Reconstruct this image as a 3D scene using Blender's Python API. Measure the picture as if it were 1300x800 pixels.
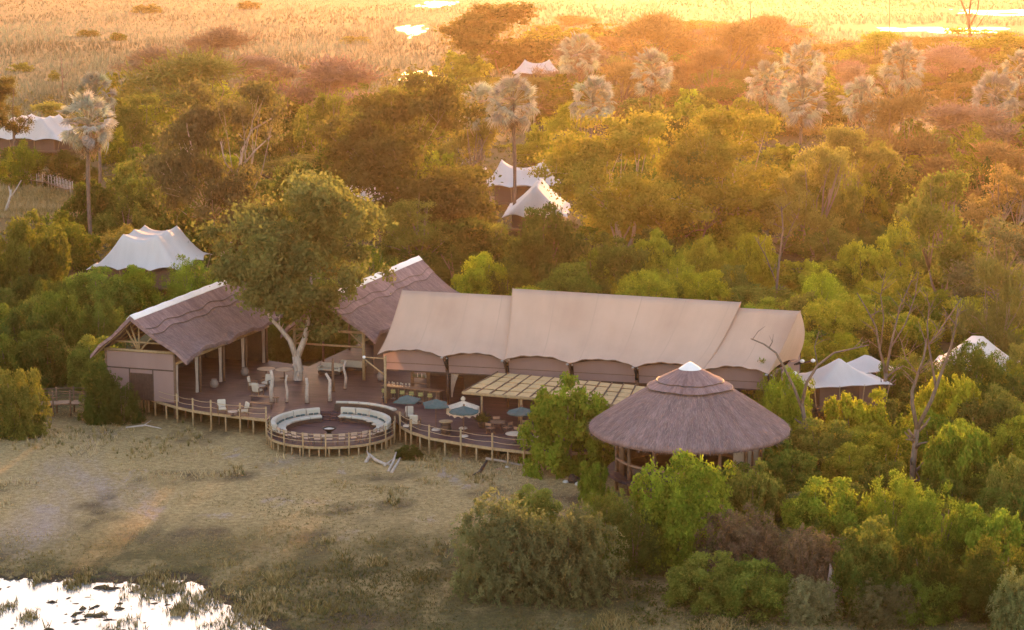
import bpy, bmesh, math, random
import numpy as np
from math import sin, cos, pi, radians, atan2, hypot, sqrt
from mathutils import Vector, Matrix

for _o in list(bpy.data.objects):
    bpy.data.objects.remove(_o)
scene = bpy.context.scene
COL = scene.collection
random.seed(7)
RNG = np.random.default_rng(7)

# ------------------------------------------------------------------ camera
CAM_H, PITCH, FPX = 38.0, radians(10.04), 2700.0
cam_data = bpy.data.cameras.new('camera')
cam_data.sensor_width = 36.0
cam_data.lens = 36.0 * FPX / 1300.0
cam_data.clip_start = 1.0
cam_data.clip_end = 9000.0
cam = bpy.data.objects.new('camera', cam_data)
COL.objects.link(cam)
cam.location = (0, 0, CAM_H)
cam.rotation_euler = (pi / 2 - PITCH, 0, 0)
scene.camera = cam

# ------------------------------------------------------------------ light
SUN_EL, SUN_AZ = radians(5.6), radians(7.2)
world = bpy.data.worlds.new('World')
scene.world = world
world.use_nodes = True
_nt = world.node_tree
_sky = _nt.nodes.new('ShaderNodeTexSky')
_sky.sky_type = 'NISHITA'
_sky.sun_disc = False
_sky.sun_elevation = SUN_EL
_sky.sun_rotation = SUN_AZ
_sky.dust_density = 1.0
_sky.ozone_density = 1.0
_mx = _nt.nodes.new('ShaderNodeMix'); _mx.data_type = 'RGBA'; _mx.blend_type = 'MULTIPLY'
_mx.inputs[0].default_value = 1.0
_mx.inputs[7].default_value = (1.14, 0.90, 0.83, 1)          # dusty pink evening air
_nt.links.new(_sky.outputs[0], _mx.inputs[6])
_nt.links.new(_mx.outputs[2], _nt.nodes['Background'].inputs[0])
_nt.nodes['Background'].inputs[1].default_value = 0.15
sun_data = bpy.data.lights.new('sun', 'SUN')
sun_data.energy = 2.0
sun_data.angle = radians(1.0)
sun_data.color = (1.0, 0.46, 0.15)
sun = bpy.data.objects.new('sun', sun_data)
COL.objects.link(sun)
_d = Vector((sin(SUN_AZ) * cos(SUN_EL), cos(SUN_AZ) * cos(SUN_EL), sin(SUN_EL)))
sun.rotation_euler = _d.to_track_quat('Z', 'Y').to_euler()
scene.view_settings.view_transform = 'Standard'
scene.view_settings.look = 'None'
scene.view_settings.gamma = 1.0
scene.view_settings.exposure = 2.75
cy = scene.cycles
cy.use_denoising = True
cy.denoiser = 'OPENIMAGEDENOISE'
cy.max_bounces = 5
cy.diffuse_bounces = 2
cy.glossy_bounces = 2
cy.transmission_bounces = 3
cy.transparent_max_bounces = 4
cy.volume_bounces = 0
cy.caustics_reflective = False
cy.caustics_refractive = False
cy.sample_clamp_indirect = 4.0

HAZE_DENSITY, HAZE_G = 0.000058, 0.80
HAZE_COLOR = (0.58, 0.42, 0.29, 1)

# ------------------------------------------------------------------ survey: photo points back to the ground
_c, _s = cos(PITCH), sin(PITCH)
def at(px, py, z=0.0):
    u, v = (px - 650) / FPX, (400 - py) / FPX
    d = (u, _c + v * _s, -_s + v * _c)
    t = (z - CAM_H) / d[2]
    return Vector((d[0] * t, d[1] * t, z))
def height_at(py, Y):
    v = (400 - py) / FPX
    return CAM_H + (-_s + v * _c) * Y / (_c + v * _s)
def pix(x, y, z=0.0):
    f = y * _c - (z - CAM_H) * _s
    up = y * _s + (z - CAM_H) * _c
    return 650 + FPX * x / f, 400 - FPX * up / f, FPX / f

# ------------------------------------------------------------------ materials
MATS = {}
def new_mat(name):
    m = bpy.data.materials.new(name)
    m.use_nodes = True
    m.node_tree.nodes.clear()
    return m, m.node_tree
def N(nt, t, **kw):
    n = nt.nodes.new(t)
    for k, v in kw.items():
        if k.startswith('in_'):
            key = k[3:]
            key = int(key) if key.isdigit() else key
            n.inputs[key].default_value = v
        else:
            setattr(n, k, v)
    return n
def ramp(nt, src, stops):
    r = N(nt, 'ShaderNodeValToRGB')
    e = r.color_ramp.elements
    while len(e) < len(stops):
        e.new(0.5)
    for el, (p, c) in zip(e, stops):
        el.position = p
        el.color = (*c, 1)
    if src is not None:
        nt.links.new(src, r.inputs[0])
    return r.outputs[0]
def mix(nt, fac, a, b, blend='MIX'):
    m = N(nt, 'ShaderNodeMix', data_type='RGBA', blend_type=blend)
    for i, v in ((0, fac), (6, a), (7, b)):
        if isinstance(v, (int, float)):
            m.inputs[i].default_value = v
        elif isinstance(v, (tuple, list)):
            m.inputs[i].default_value = (*v, 1) if len(v) == 3 else v
        else:
            nt.links.new(v, m.inputs[i])
    return m.outputs[2]
def noise(nt, scale, detail=4, rough=0.6, vec=None, dist=0.0):
    n = N(nt, 'ShaderNodeTexNoise', in_Scale=scale, in_Detail=detail, in_Roughness=rough, in_Distortion=dist)
    if vec is not None:
        nt.links.new(vec, n.inputs['Vector'])
    return n.outputs['Fac']
def coord(nt, which='Object', scale=None, rot=None):
    t = N(nt, 'ShaderNodeTexCoord').outputs[which]
    if scale or rot:
        mp = N(nt, 'ShaderNodeMapping')
        if scale: mp.inputs['Scale'].default_value = scale
        if rot: mp.inputs['Rotation'].default_value = rot
        nt.links.new(t, mp.inputs['Vector'])
        return mp.outputs[0]
    return t
def world_pos(nt, scale=None):
    t = N(nt, 'ShaderNodeNewGeometry').outputs['Position']
    if scale:
        mp = N(nt, 'ShaderNodeMapping')
        mp.inputs['Scale'].default_value = scale
        nt.links.new(t, mp.inputs['Vector'])
        return mp.outputs[0]
    return t
def finish(nt, color, rough=0.85, bump=None, bump_str=0.4, bump_dist=0.05, spec=0.2, metallic=0.0, translucent=0.0):
    b = N(nt, 'ShaderNodeBsdfPrincipled')
    b.inputs['Roughness'].default_value = rough
    b.inputs['Specular IOR Level'].default_value = spec
    b.inputs['Metallic'].default_value = metallic
    if isinstance(color, (tuple, list)):
        b.inputs['Base Color'].default_value = (*color[:3], 1)
    else:
        nt.links.new(color, b.inputs['Base Color'])
    if bump is not None:
        bp = N(nt, 'ShaderNodeBump', in_Strength=bump_str, in_Distance=bump_dist)
        nt.links.new(bump, bp.inputs['Height'])
        nt.links.new(bp.outputs[0], b.inputs['Normal'])
    out = N(nt, 'ShaderNodeOutputMaterial')
    sh = b.outputs[0]
    if translucent > 0:
        t = N(nt, 'ShaderNodeBsdfTranslucent')
        if isinstance(color, (tuple, list)):
            t.inputs[0].default_value = (*color[:3], 1)
        else:
            nt.links.new(color, t.inputs[0])
        mx = N(nt, 'ShaderNodeMixShader', in_0=translucent)
        nt.links.new(sh, mx.inputs[1]); nt.links.new(t.outputs[0], mx.inputs[2])
        sh = mx.outputs[0]
    nt.links.new(sh, out.inputs[0])
def simple(name, col, rough=0.8, var=0.25, scale=6.0, spec=0.2, metallic=0.0, bump=0.15, stretch=None, translucent=0.0):
    """A worn surface: the base colour broken up by two scales of noise, with a fine relief."""
    if name in MATS: return MATS[name]
    m, nt = new_mat(name)
    v = coord(nt, 'Object', scale=stretch)
    n1 = noise(nt, scale, 5, 0.65, v)
    n2 = noise(nt, scale * 0.17, 3, 0.5, v)
    k1 = tuple(c * (1 - var) for c in col); k2 = tuple(min(1, c * (1 + var)) for c in col)
    c1 = ramp(nt, n1, [(0.25, k1), (0.75, k2)])
    c2 = ramp(nt, n2, [(0.3, (0.78,) * 3), (0.7, (1.0,) * 3)])
    finish(nt, mix(nt, 1.0, c1, c2, 'MULTIPLY'), rough, n1, bump, 0.02, spec, metallic, translucent)
    MATS[name] = m
    return m

def mat_leaf():
    m, nt = new_mat('leaf')
    oi = N(nt, 'ShaderNodeObjectInfo')
    a = N(nt, 'ShaderNodeAttribute', attribute_name='tint', attribute_type='GEOMETRY')
    base = oi.outputs['Color']
    hsv = N(nt, 'ShaderNodeHueSaturation')
    nt.links.new(base, hsv.inputs['Color'])
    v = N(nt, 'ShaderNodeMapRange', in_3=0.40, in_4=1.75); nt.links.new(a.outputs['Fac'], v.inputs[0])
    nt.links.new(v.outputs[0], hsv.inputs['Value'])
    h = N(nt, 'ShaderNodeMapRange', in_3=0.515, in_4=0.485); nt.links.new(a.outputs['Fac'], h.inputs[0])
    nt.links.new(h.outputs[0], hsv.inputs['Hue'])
    d = N(nt, 'ShaderNodeBsdfDiffuse'); t = N(nt, 'ShaderNodeBsdfTranslucent')
    nt.links.new(hsv.outputs[0], d.inputs[0])
    nt.links.new(mix(nt, 0.35, hsv.outputs[0], (0.30, 0.32, 0.03)), t.inputs[0])
    mx = N(nt, 'ShaderNodeMixShader', in_0=0.42)
    nt.links.new(d.outputs[0], mx.inputs[1]); nt.links.new(t.outputs[0], mx.inputs[2])
    out = N(nt, 'ShaderNodeOutputMaterial'); nt.links.new(mx.outputs[0], out.inputs[0])
    return m
def mat_tinted(name, translucent=0.3, lo=0.6, hi=1.5):
    """Blades, twigs and straw: object colour varied by the per-face tint."""
    m, nt = new_mat(name)
    oi = N(nt, 'ShaderNodeObjectInfo')
    a = N(nt, 'ShaderNodeAttribute', attribute_name='tint', attribute_type='GEOMETRY')
    v = N(nt, 'ShaderNodeMapRange', in_3=lo, in_4=hi); nt.links.new(a.outputs['Fac'], v.inputs[0])
    hsv = N(nt, 'ShaderNodeHueSaturation')
    nt.links.new(oi.outputs['Color'], hsv.inputs['Color']); nt.links.new(v.outputs[0], hsv.inputs['Value'])
    finish(nt, hsv.outputs[0], 0.85, spec=0.1, translucent=translucent)
    return m
def mat_bark():
    m, nt = new_mat('bark')
    oi = N(nt, 'ShaderNodeObjectInfo')
    n = noise(nt, 3.0, 6, 0.7, coord(nt, 'Object', scale=(3, 3, 0.6)))
    c = ramp(nt, n, [(0.25, (0.45,) * 3), (0.7, (1.25,) * 3)])
    finish(nt, mix(nt, 1.0, oi.outputs['Color'], c, 'MULTIPLY'), 0.9, n, 0.7, 0.05, 0.1)
    return m
def mat_grass():
    m, nt = new_mat('grass_blade')
    a = N(nt, 'ShaderNodeAttribute', attribute_name='tint', attribute_type='GEOMETRY')
    col = ramp(nt, a.outputs['Fac'], [(0.0, (0.065, 0.064, 0.022)), (0.35, (0.15, 0.125, 0.045)), (0.7, (0.32, 0.24, 0.11)), (1.0, (0.47, 0.37, 0.22))])
    finish(nt, col, 0.85, spec=0.1, translucent=0.05)
    return m
def mat_thatch():
    m, nt = new_mat('thatch')
    uv = N(nt, 'ShaderNodeUVMap')
    def mp(sc):
        q = N(nt, 'ShaderNodeMapping'); q.inputs['Scale'].default_value = sc
        nt.links.new(uv.outputs[0], q.inputs['Vector']); return q.outputs[0]
    straw = noise(nt, 1.0, 4, 0.75, mp((16, 2.2, 1)))
    patch = noise(nt, 1.0, 4, 0.7, mp((0.55, 0.30, 1)), 0.6)
    run = noise(nt, 1.0, 5, 0.7, mp((1.6, 0.16, 1)))
    c = ramp(nt, straw, [(0.22, (0.12, 0.085, 0.090)), (0.5, (0.255, 0.190, 0.200)), (0.8, (0.40, 0.32, 0.325))])
    p = ramp(nt, patch, [(0.3, (0.78, 0.72, 0.74)), (0.65, (1.10, 1.05, 1.06))])
    r = ramp(nt, run, [(0.32, (0.68, 0.63, 0.62)), (0.6, (1.10, 1.08, 1.06))])
    c = mix(nt, 1.0, mix(nt, 1.0, c, p, 'MULTIPLY'), r, 'MULTIPLY')
    finish(nt, c, 0.95, straw, 0.9, 0.06, 0.05)
    return m
def mat_canvas(name, col, seam=0.0):
    m, nt = new_mat(name)
    uv = N(nt, 'ShaderNodeUVMap')
    def mp(sc):
        q = N(nt, 'ShaderNodeMapping'); q.inputs['Scale'].default_value = sc
        nt.links.new(uv.outputs[0], q.inputs['Vector']); return q.outputs[0]
    weave = noise(nt, 40.0, 3, 0.5, mp((1, 1, 1)))
    st = noise(nt, 1.0, 4, 0.6, mp((0.5, 0.10, 1)))
    big = noise(nt, 0.25, 3, 0.5, mp((1, 1, 1)))
    c = mix(nt, 1.0, ramp(nt, st, [(0.3, tuple(x * 0.90 for x in col)), (0.7, tuple(x * 1.05 for x in col))]),
            ramp(nt, big, [(0.3, (0.9, 0.88, 0.87)), (0.7, (1.03, 1.03, 1.03))]), 'MULTIPLY')
    if seam:
        sx = N(nt, 'ShaderNodeSeparateXYZ'); nt.links.new(uv.outputs[0], sx.inputs[0])
        q = N(nt, 'ShaderNodeMath', operation='PINGPONG', in_1=seam / 2); nt.links.new(sx.outputs[0], q.inputs[0])
        g = N(nt, 'ShaderNodeMath', operation='LESS_THAN', in_1=0.035); nt.links.new(q.outputs[0], g.inputs[0])
        c = mix(nt, g.outputs[0], c, tuple(x * 0.86 for x in col))
    finish(nt, c, 0.8, weave, 0.15, 0.01, 0.15, translucent=0.18)
    return m
def mat_deck():
    m, nt = new_mat('deck_boards')
    p = coord(nt, 'Object', rot=(0, 0, radians(18)))
    br = N(nt, 'ShaderNodeTexBrick')
    nt.links.new(p, br.inputs['Vector'])
    br.inputs['Color1'].default_value = (0.046, 0.028, 0.034, 1)
    br.inputs['Color2'].default_value = (0.085, 0.056, 0.068, 1)
    br.inputs['Mortar'].default_value = (0.03, 0.02, 0.02, 1)
    br.inputs['Scale'].default_value = 1.0
    br.inputs['Mortar Size'].default_value = 0.010
    br.inputs['Brick Width'].default_value = 3.2
    br.inputs['Row Height'].default_value = 0.16
    n = noise(nt, 0.7, 4, 0.6, p)
    c = mix(nt, 1.0, br.outputs['Color'], ramp(nt, n, [(0.3, (0.75, 0.72, 0.72)), (0.7, (1.2, 1.17, 1.2))]), 'MULTIPLY')
    finish(nt, c, 0.6, br.outputs['Fac'], -0.3, 0.01, 0.16)
    return m
def mat_ground():
    m, nt = new_mat('ground_soil')
    p = world_pos(nt)
    pf = world_pos(nt, (1.0, 0.45, 1.0))
    big = noise(nt, 0.055, 5, 0.6, pf, 0.5)
    mid = noise(nt, 0.28, 5, 0.65, pf, 0.4)
    fine = noise(nt, 2.6, 5, 0.7, p)
    grain = noise(nt, 11.0, 3, 0.6, p)
    dry = ramp(nt, fine, [(0.25, (0.17, 0.125, 0.065)), (0.5, (0.31, 0.23, 0.115)), (0.8, (0.45, 0.35, 0.20))])
    sand = ramp(nt, fine, [(0.25, (0.20, 0.15, 0.125)), (0.75, (0.38, 0.31, 0.27))])
    green = ramp(nt, fine, [(0.25, (0.050, 0.044, 0.021)), (0.75, (0.135, 0.115, 0.050))])
    mud = ramp(nt, grain, [(0.3, (0.035, 0.027, 0.020)), (0.75, (0.095, 0.075, 0.05))])
    wood = ramp(nt, fine, [(0.25, (0.040, 0.038, 0.016)), (0.75, (0.125, 0.105, 0.048))])
    meadow = ramp(nt, mid, [(0.25, (0.07, 0.070, 0.040)), (0.5, (0.115, 0.105, 0.058)), (0.75, (0.17, 0.145, 0.09))])
    sx = N(nt, 'ShaderNodeSeparateXYZ'); nt.links.new(p, sx.inputs[0])
    X, Y, Z = sx.outputs
    def band(src, a, b, wob=None, amp=0.0):
        s = src
        if wob is not None:
            ma = N(nt, 'ShaderNodeMath', operation='MULTIPLY_ADD', in_1=amp, in_2=-amp / 2); nt.links.new(wob, ma.inputs[0])
            ad = N(nt, 'ShaderNodeMath', operation='ADD'); nt.links.new(src, ad.inputs[0]); nt.links.new(ma.outputs[0], ad.inputs[1]); s = ad.outputs[0]
        r = N(nt, 'ShaderNodeMapRange', interpolation_type='SMOOTHSTEP', in_1=a, in_2=b); nt.links.new(s, r.inputs[0])
        return r.outputs[0]
    c = mix(nt, band(big, 0.55, 0.72, fine, 0.10), dry, sand)
    c = mix(nt, band(mid, 0.58, 0.70, fine, 0.12), c, sand)
    # the damp flat below the lodge is greener, its edge wanders
    c = mix(nt, band(Y, 139, 128, big, 22), c, mix(nt, band(mid, 0.45, 0.62), green, mix(nt, 0.5, green, dry)))
    c = mix(nt, band(Z, 0.10, 0.0, mid, 0.16), c, mud)
    # woodland floor, then the open flood plain behind it
    c = mix(nt, band(Y, 158, 172, big, 14), c, wood)
    c = mix(nt, band(Y, 420, 520, big, 200), c, meadow)
    c = mix(nt, 1.0, c, ramp(nt, grain, [(0.30, (0.70, 0.68, 0.66)), (0.68, (1.22, 1.22, 1.20))]), 'MULTIPLY')
    finish(nt, c, 0.95, fine, 0.8, 0.10, 0.08)
    return m
def mat_water():
    m, nt = new_mat('water')
    p = world_pos(nt, (0.7, 2.2, 1))
    n = noise(nt, 2.0, 3, 0.5, p)
    finish(nt, (0.25, 0.26, 0.27), 0.12, n, 0.05, 0.02, 1.0)
    return m

M_LEAF = mat_leaf()
M_TWIG = mat_tinted('twig', 0.15)
M_FROND = mat_tinted('frond_leaf', 0.25)
M_REEDS = mat_tinted('reed_blade', 0.06, 0.35, 1.6)
M_STRAW = mat_tinted('loose_straw', 0.2)
M_BARK = mat_bark()
M_GRASS = mat_grass()
M_THATCH = mat_thatch()
M_TAN = mat_canvas('tan_canvas', (0.60, 0.43, 0.345), 3.0)
M_WHITE = mat_canvas('white_canvas', (0.70, 0.66, 0.665))
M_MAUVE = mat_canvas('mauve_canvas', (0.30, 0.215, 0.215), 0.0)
M_DECK = mat_deck()
M_GROUND = mat_ground()
M_WATER = mat_water()
M_SHADEDCANVAS = mat_canvas('shaded_brown_canvas', (0.17, 0.115, 0.10))  # brown canvas darkened to hold the shade under hems and inside pavilions
M_POLE = simple('peeled_pole', (0.34, 0.25, 0.15), 0.85, 0.3, 5.0)
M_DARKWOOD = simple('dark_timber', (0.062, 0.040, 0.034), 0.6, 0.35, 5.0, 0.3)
M_BROWNWOOD = simple('brown_timber', (0.16, 0.10, 0.07), 0.7, 0.35, 5.0)
M_RAIL = simple('rope', (0.40, 0.31, 0.21), 0.9, 0.2, 9.0)
M_GREYWOOD = simple('driftwood', (0.42, 0.36, 0.33), 0.9, 0.3, 4.0)
M_CUSHION = simple('cream_cushion', (0.50, 0.46, 0.41), 0.9, 0.10, 3.0, 0.1)
M_TEAL = simple('teal_fabric', (0.085, 0.15, 0.165), 0.85, 0.18, 4.0, 0.1, translucent=0.25)
M_TEALC = simple('teal_cushion', (0.08, 0.13, 0.14), 0.9, 0.18, 4.0, 0.1)
M_FRINGE = simple('cream_fringe', (0.66, 0.56, 0.46), 0.9, 0.25, 9.0, 0.1, translucent=0.2)
M_RIDGE = simple('white_ridge_cap', (0.80, 0.79, 0.82), 0.6, 0.06, 1.5, 0.3)
M_CURTAIN = simple('cream_curtain', (0.60, 0.52, 0.47), 0.9, 0.12, 3.0, 0.1, translucent=0.3)
M_CREAMWALL = simple('cream_plaster', (0.52, 0.42, 0.34), 0.9, 0.12, 2.0, 0.1)
M_REED = simple('reed_mat', (0.54, 0.37, 0.20), 0.9, 0.3, 9.0, 0.1, stretch=(1, 6, 1))
M_METAL = simple('grey_metal', (0.35, 0.35, 0.36), 0.45, 0.15, 5.0, 0.5, 0.7)
M_BLACK = simple('black_iron', (0.02, 0.018, 0.017), 0.6, 0.3, 6.0)
M_GLASSW = simple('bottle_glass', (0.10, 0.12, 0.07), 0.15, 0.3, 8.0, 0.6)
M_OLIVE = simple('olive_seat', (0.30, 0.29, 0.12), 0.8, 0.2, 5.0)
M_MOUND = simple('termite_clay', (0.40, 0.31, 0.29), 0.95, 0.2, 3.0, 0.05, bump=0.8)
M_TERRA = simple('clay_pot', (0.33, 0.20, 0.14), 0.8, 0.2, 4.0)
M_POT = simple('glazed_pot', (0.24, 0.20, 0.19), 0.7, 0.2, 4.0)
M_STONE = simple('pale_stone', (0.50, 0.47, 0.44), 0.9, 0.2, 4.0)
_m, _n = new_mat('lit_bulb')
_e = N(_n, 'ShaderNodeEmission', in_0=(1.0, 0.62, 0.28, 1), in_1=9.0)
_n.links.new(_e.outputs[0], N(_n, 'ShaderNodeOutputMaterial').inputs[0])
M_BULB = _m

# ------------------------------------------------------------------ mesh helpers
class MB:
    """Collects shapes and links them as one mesh."""
    def __init__(s): s.v = []; s.f = []; s.uv = {}
    def add(s, vs, fs, uvs=None):
        o = len(s.v); s.v += [tuple(p) for p in vs]
        for k, f in enumerate(fs):
            if uvs is not None: s.uv[len(s.f)] = [uvs[i] for i in f]
            s.f.append([i + o for i in f])
        return s
    def box(s, c, size, rz=0.0, bevel=0.0, M=None):
        x, y, z = (q / 2 for q in size); b = min(bevel, x * .9, y * .9, z * .9)
        if b <= 0:
            vs = [Vector((i * x, j * y, k * z)) for k in (-1, 1) for j in (-1, 1) for i in (-1, 1)]
            fs = [(0, 2, 3, 1), (4, 5, 7, 6), (0, 1, 5, 4), (2, 6, 7, 3), (1, 3, 7, 5), (0, 4, 6, 2)]
        else:
            vs = []; fs = []
            ring = [(-1, -1), (1, -1), (1, 1), (-1, 1)]
            def loop(ix, iy, zz):
                o = len(vs)
                for (i, j) in ring: vs.append(Vector((i * ix, j * iy, zz)))
                return o
            r = [loop(x - b, y - b, -z), loop(x, y, -z + b), loop(x, y, z - b), loop(x - b, y - b, z)]
            fs.append((r[0] + 3, r[0] + 2, r[0] + 1, r[0])); fs.append((r[3], r[3] + 1, r[3] + 2, r[3] + 3))
            for a, bb in zip(r, r[1:]):
                for k in range(4): fs.append((a + k, a + (k + 1) % 4, bb + (k + 1) % 4, bb + k))
        R = M if M is not None else Matrix.Rotation(rz, 3, 'Z')
        return s.add([R @ p + Vector(c) for p in vs], fs)
    def tube(s, pts, radii, n=6, cap=True):
        pts = [Vector(p) for p in pts]
        if not isinstance(radii, (list, tuple)): radii = [radii] * len(pts)
        vs = []; fs = []
        up = None
        for i, p in enumerate(pts):
            d = (pts[min(i + 1, len(pts) - 1)] - pts[max(i - 1, 0)])
            d = d.normalized() if d.length > 1e-9 else Vector((0, 0, 1))
            if up is None:
                up = d.orthogonal().normalized()
            a = (up - d * up.dot(d)); a = a.normalized() if a.length > 1e-6 else d.orthogonal().normalized()
            b = d.cross(a); up = a
            for k in range(n):
                t = 2 * pi * k / n
                vs.append(p + (a * cos(t) + b * sin(t)) * radii[i])
        for i in range(len(pts) - 1):
            for k in range(n):
                fs.append((i * n + k, i * n + (k + 1) % n, (i + 1) * n + (k + 1) % n, (i + 1) * n + k))
        if cap:
            fs.append(tuple(range(n))[::-1]); fs.append(tuple((len(pts) - 1) * n + k for k in range(n)))
        return s.add(vs, fs)
    def bar(s, a, b, w, h=None):
        a, b = Vector(a), Vector(b); h = h or w
        d = (b - a); L = d.length; q = d.to_track_quat('X', 'Z').to_matrix()
        return s.box((a + b) / 2, (L, w, h), M=q)
    def lathe(s, c, prof, n=20, a0=0.0, a1=2 * pi, uvk=None):
        c = Vector(c); vs = []; fs = []; uvs = [] if uvk else None
        full = abs(a1 - a0 - 2 * pi) < 1e-6; m = n if full and not uvk else n + 1
        L = 0
        for j, (r, z) in enumerate(prof):
            if j: L += hypot(r - prof[j - 1][0], z - prof[j - 1][1])
            for k in range(m):
                t = a0 + (a1 - a0) * k / n
                vs.append(c + Vector((r * cos(t), r * sin(t), z)))
                if uvk: uvs.append((t * uvk, L))
        for j in range(len(prof) - 1):
            for k in range(n if m == n + 1 else m):
                k2 = (k + 1) % m if m == n else k + 1
                fs.append((j * m + k, j * m + k2, (j + 1) * m + k2, (j + 1) * m + k))
        return s.add(vs, fs, uvs)
    def grid(s, fn, nu, nv, uvfn=None, flip=False):
        vs = [fn(i / nu, j / nv) for j in range(nv + 1) for i in range(nu + 1)]
        uvs = [uvfn(i / nu, j / nv) for j in range(nv + 1) for i in range(nu + 1)] if uvfn else None
        w = nu + 1
        fs = [(j * w + i, j * w + i + 1, (j + 1) * w + i + 1, (j + 1) * w + i) for j in range(nv) for i in range(nu)]
        if flip: fs = [f[::-1] for f in fs]
        return s.add(vs, fs, uvs)
    def prism(s, poly, z0, z1):
        n = len(poly)
        vs = [(x, y, z0) for x, y in poly] + [(x, y, z1) for x, y in poly]
        fs = [tuple(range(n))[::-1], tuple(range(n, 2 * n))]
        fs += [(i, (i + 1) % n, (i + 1) % n + n, i + n) for i in range(n)]
        return s.add(vs, fs)
    def mesh(s, name, mat, smooth=False):
        me = bpy.data.meshes.new(name)
        me.from_pydata([tuple(p) for p in s.v], [], s.f)
        if s.uv:
            ul = me.uv_layers.new(name='UVMap')
            k = 0
            for i, f in enumerate(s.f):
                q = s.uv.get(i)
                for j in range(len(f)):
                    ul.data[k].uv = q[j] if q else (0, 0); k += 1
        me.materials.append(mat)
        if smooth: me.polygons.foreach_set('use_smooth', [True] * len(me.polygons))
        return me
    def build(s, name, mat, parent=None, smooth=False):
        return link(name, s.mesh(name, mat, smooth), parent)

def link(name, data, parent=None, loc=None):
    o = bpy.data.objects.new(name, data)
    COL.objects.link(o)
    if parent is not None:
        o.parent = parent
        # parts are given in world coordinates: undo the parent's own placement
        o.matrix_parent_inverse = world_matrix(parent).inverted()
    if loc is not None: o.location = loc
    return o
def world_matrix(o):
    m = Matrix.LocRotScale(o.location, o.rotation_euler, o.scale)
    return (world_matrix(o.parent) @ o.matrix_parent_inverse @ m) if o.parent else m
def empty(name, loc=(0, 0, 0), rz=0.0):
    o = bpy.data.objects.new(name, None)
    COL.objects.link(o)
    o.empty_display_size = 0.3
    o.location = loc; o.rotation_euler = (0, 0, rz)
    return o
def local(name, data, parent):
    """A part given in its thing's own coordinates."""
    o = bpy.data.objects.new(name, data); COL.objects.link(o); o.parent = parent
    return o
def tag(o, label=None, cat=None, group=None, kind=None):
    if label: o['label'] = label
    if cat: o['category'] = cat
    if group: o['group'] = group
    if kind: o['kind'] = kind
    return o
def copy_tree(o, loc=None, rz=None, parent=None, label=None, scale=None):
    c = o.copy(); COL.objects.link(c)
    if parent is not None: c.parent = parent
    if loc is not None: c.location = loc
    if rz is not None: c.rotation_euler[2] = rz
    if scale is not None: c.scale = scale if hasattr(scale, '__len__') else (scale,) * 3
    if label: c['label'] = label
    for ch in KIDS.get(o.name, [k for k in o.children]):
        copy_tree(ch, parent=c)
    return c
KIDS = {}
def quads_mesh(name, V, mat, tint=None, k=4):
    """V: (n, k, 3) separate k-gons, built fast."""
    n = V.shape[0]
    me = bpy.data.meshes.new(name)
    me.vertices.add(n * k); me.vertices.foreach_set('co', V.astype(np.float32).ravel())
    me.loops.add(n * k); me.loops.foreach_set('vertex_index', np.arange(n * k, dtype=np.int32))
    me.polygons.add(n); me.polygons.foreach_set('loop_start', np.arange(0, n * k, k, dtype=np.int32))
    me.update(calc_edges=True)
    if tint is not None:
        at_ = me.attributes.new('tint', 'FLOAT', 'FACE'); at_.data.foreach_set('value', tint.astype(np.float32))
    me.materials.append(mat)
    return me
def norm(a): return a / np.maximum(np.linalg.norm(a, axis=-1, keepdims=True), 1e-9)
def leaf_quads(C, Nrm, size, aspect=0.55, along=None):
    """A diamond leaf at each point, facing Nrm, its long axis along a random or given direction."""
    n = len(C)
    r = norm(RNG.normal(size=(n, 3))) if along is None else along
    a = norm(r - Nrm * (r * Nrm).sum(1, keepdims=True))
    b = np.cross(Nrm, a)
    s = size[:, None] if hasattr(size, '__len__') else size
    a = a * s; b = b * s * aspect
    return np.stack([C + a, C + b, C - a, C - b], 1)
# ------------------------------------------------------------------ vegetation meshes
def rnd_dirs(n, zmin=-1.0):
    z = RNG.uniform(zmin, 1, n); t = RNG.uniform(0, 2 * pi, n); r = np.sqrt(1 - z * z)
    return np.stack([r * np.cos(t), r * np.sin(t), z], 1)

def lobe_set(n, rag, seedless=None):
    """A few overlapping domes of different height that together make an uneven bush."""
    L = [(0.0, 0.0, RNG.uniform(.62, .75), RNG.uniform(.86, 1.0))]
    for q in range(n - 1):
        t = 2 * pi * q / (n - 1) + RNG.uniform(-.45, .45); d = RNG.uniform(.42, .62)
        L.append((cos(t) * d, sin(t) * d, RNG.uniform(.40, .58), RNG.uniform(.60, .94 + .06 * rag)))
    return np.array(L)
HB = 1.55      # a bush is about 1.55 half-widths tall; built in true proportion, stored one unit tall
def fit_unit(V, hw=1.0, zt=1.0):
    """Scale a crown so that its bulk (not its stray leaves) fills the half-width hw and the height zt."""
    P = V.mean(1); V[:, :, 0] *= hw / np.percentile(np.abs(P[:, 0]), 97.5); V[:, :, 1] *= hw / np.percentile(np.abs(P[:, 1]), 97.5)
    V[:, :, 2] *= zt / np.percentile(P[:, 2], 98.5)
    P = V.mean(1); Pn = P.copy()                                   # draw stray clumps back to the body
    Pn[:, 2] = np.where(P[:, 2] > zt, zt + (P[:, 2] - zt) * .6, P[:, 2])
    for q in (0, 1): Pn[:, q] = np.where(np.abs(P[:, q]) > hw, np.sign(P[:, q]) * (hw + (np.abs(P[:, q]) - hw) * .6), P[:, q])
    return V + (Pn - P)[:, None, :]
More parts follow.
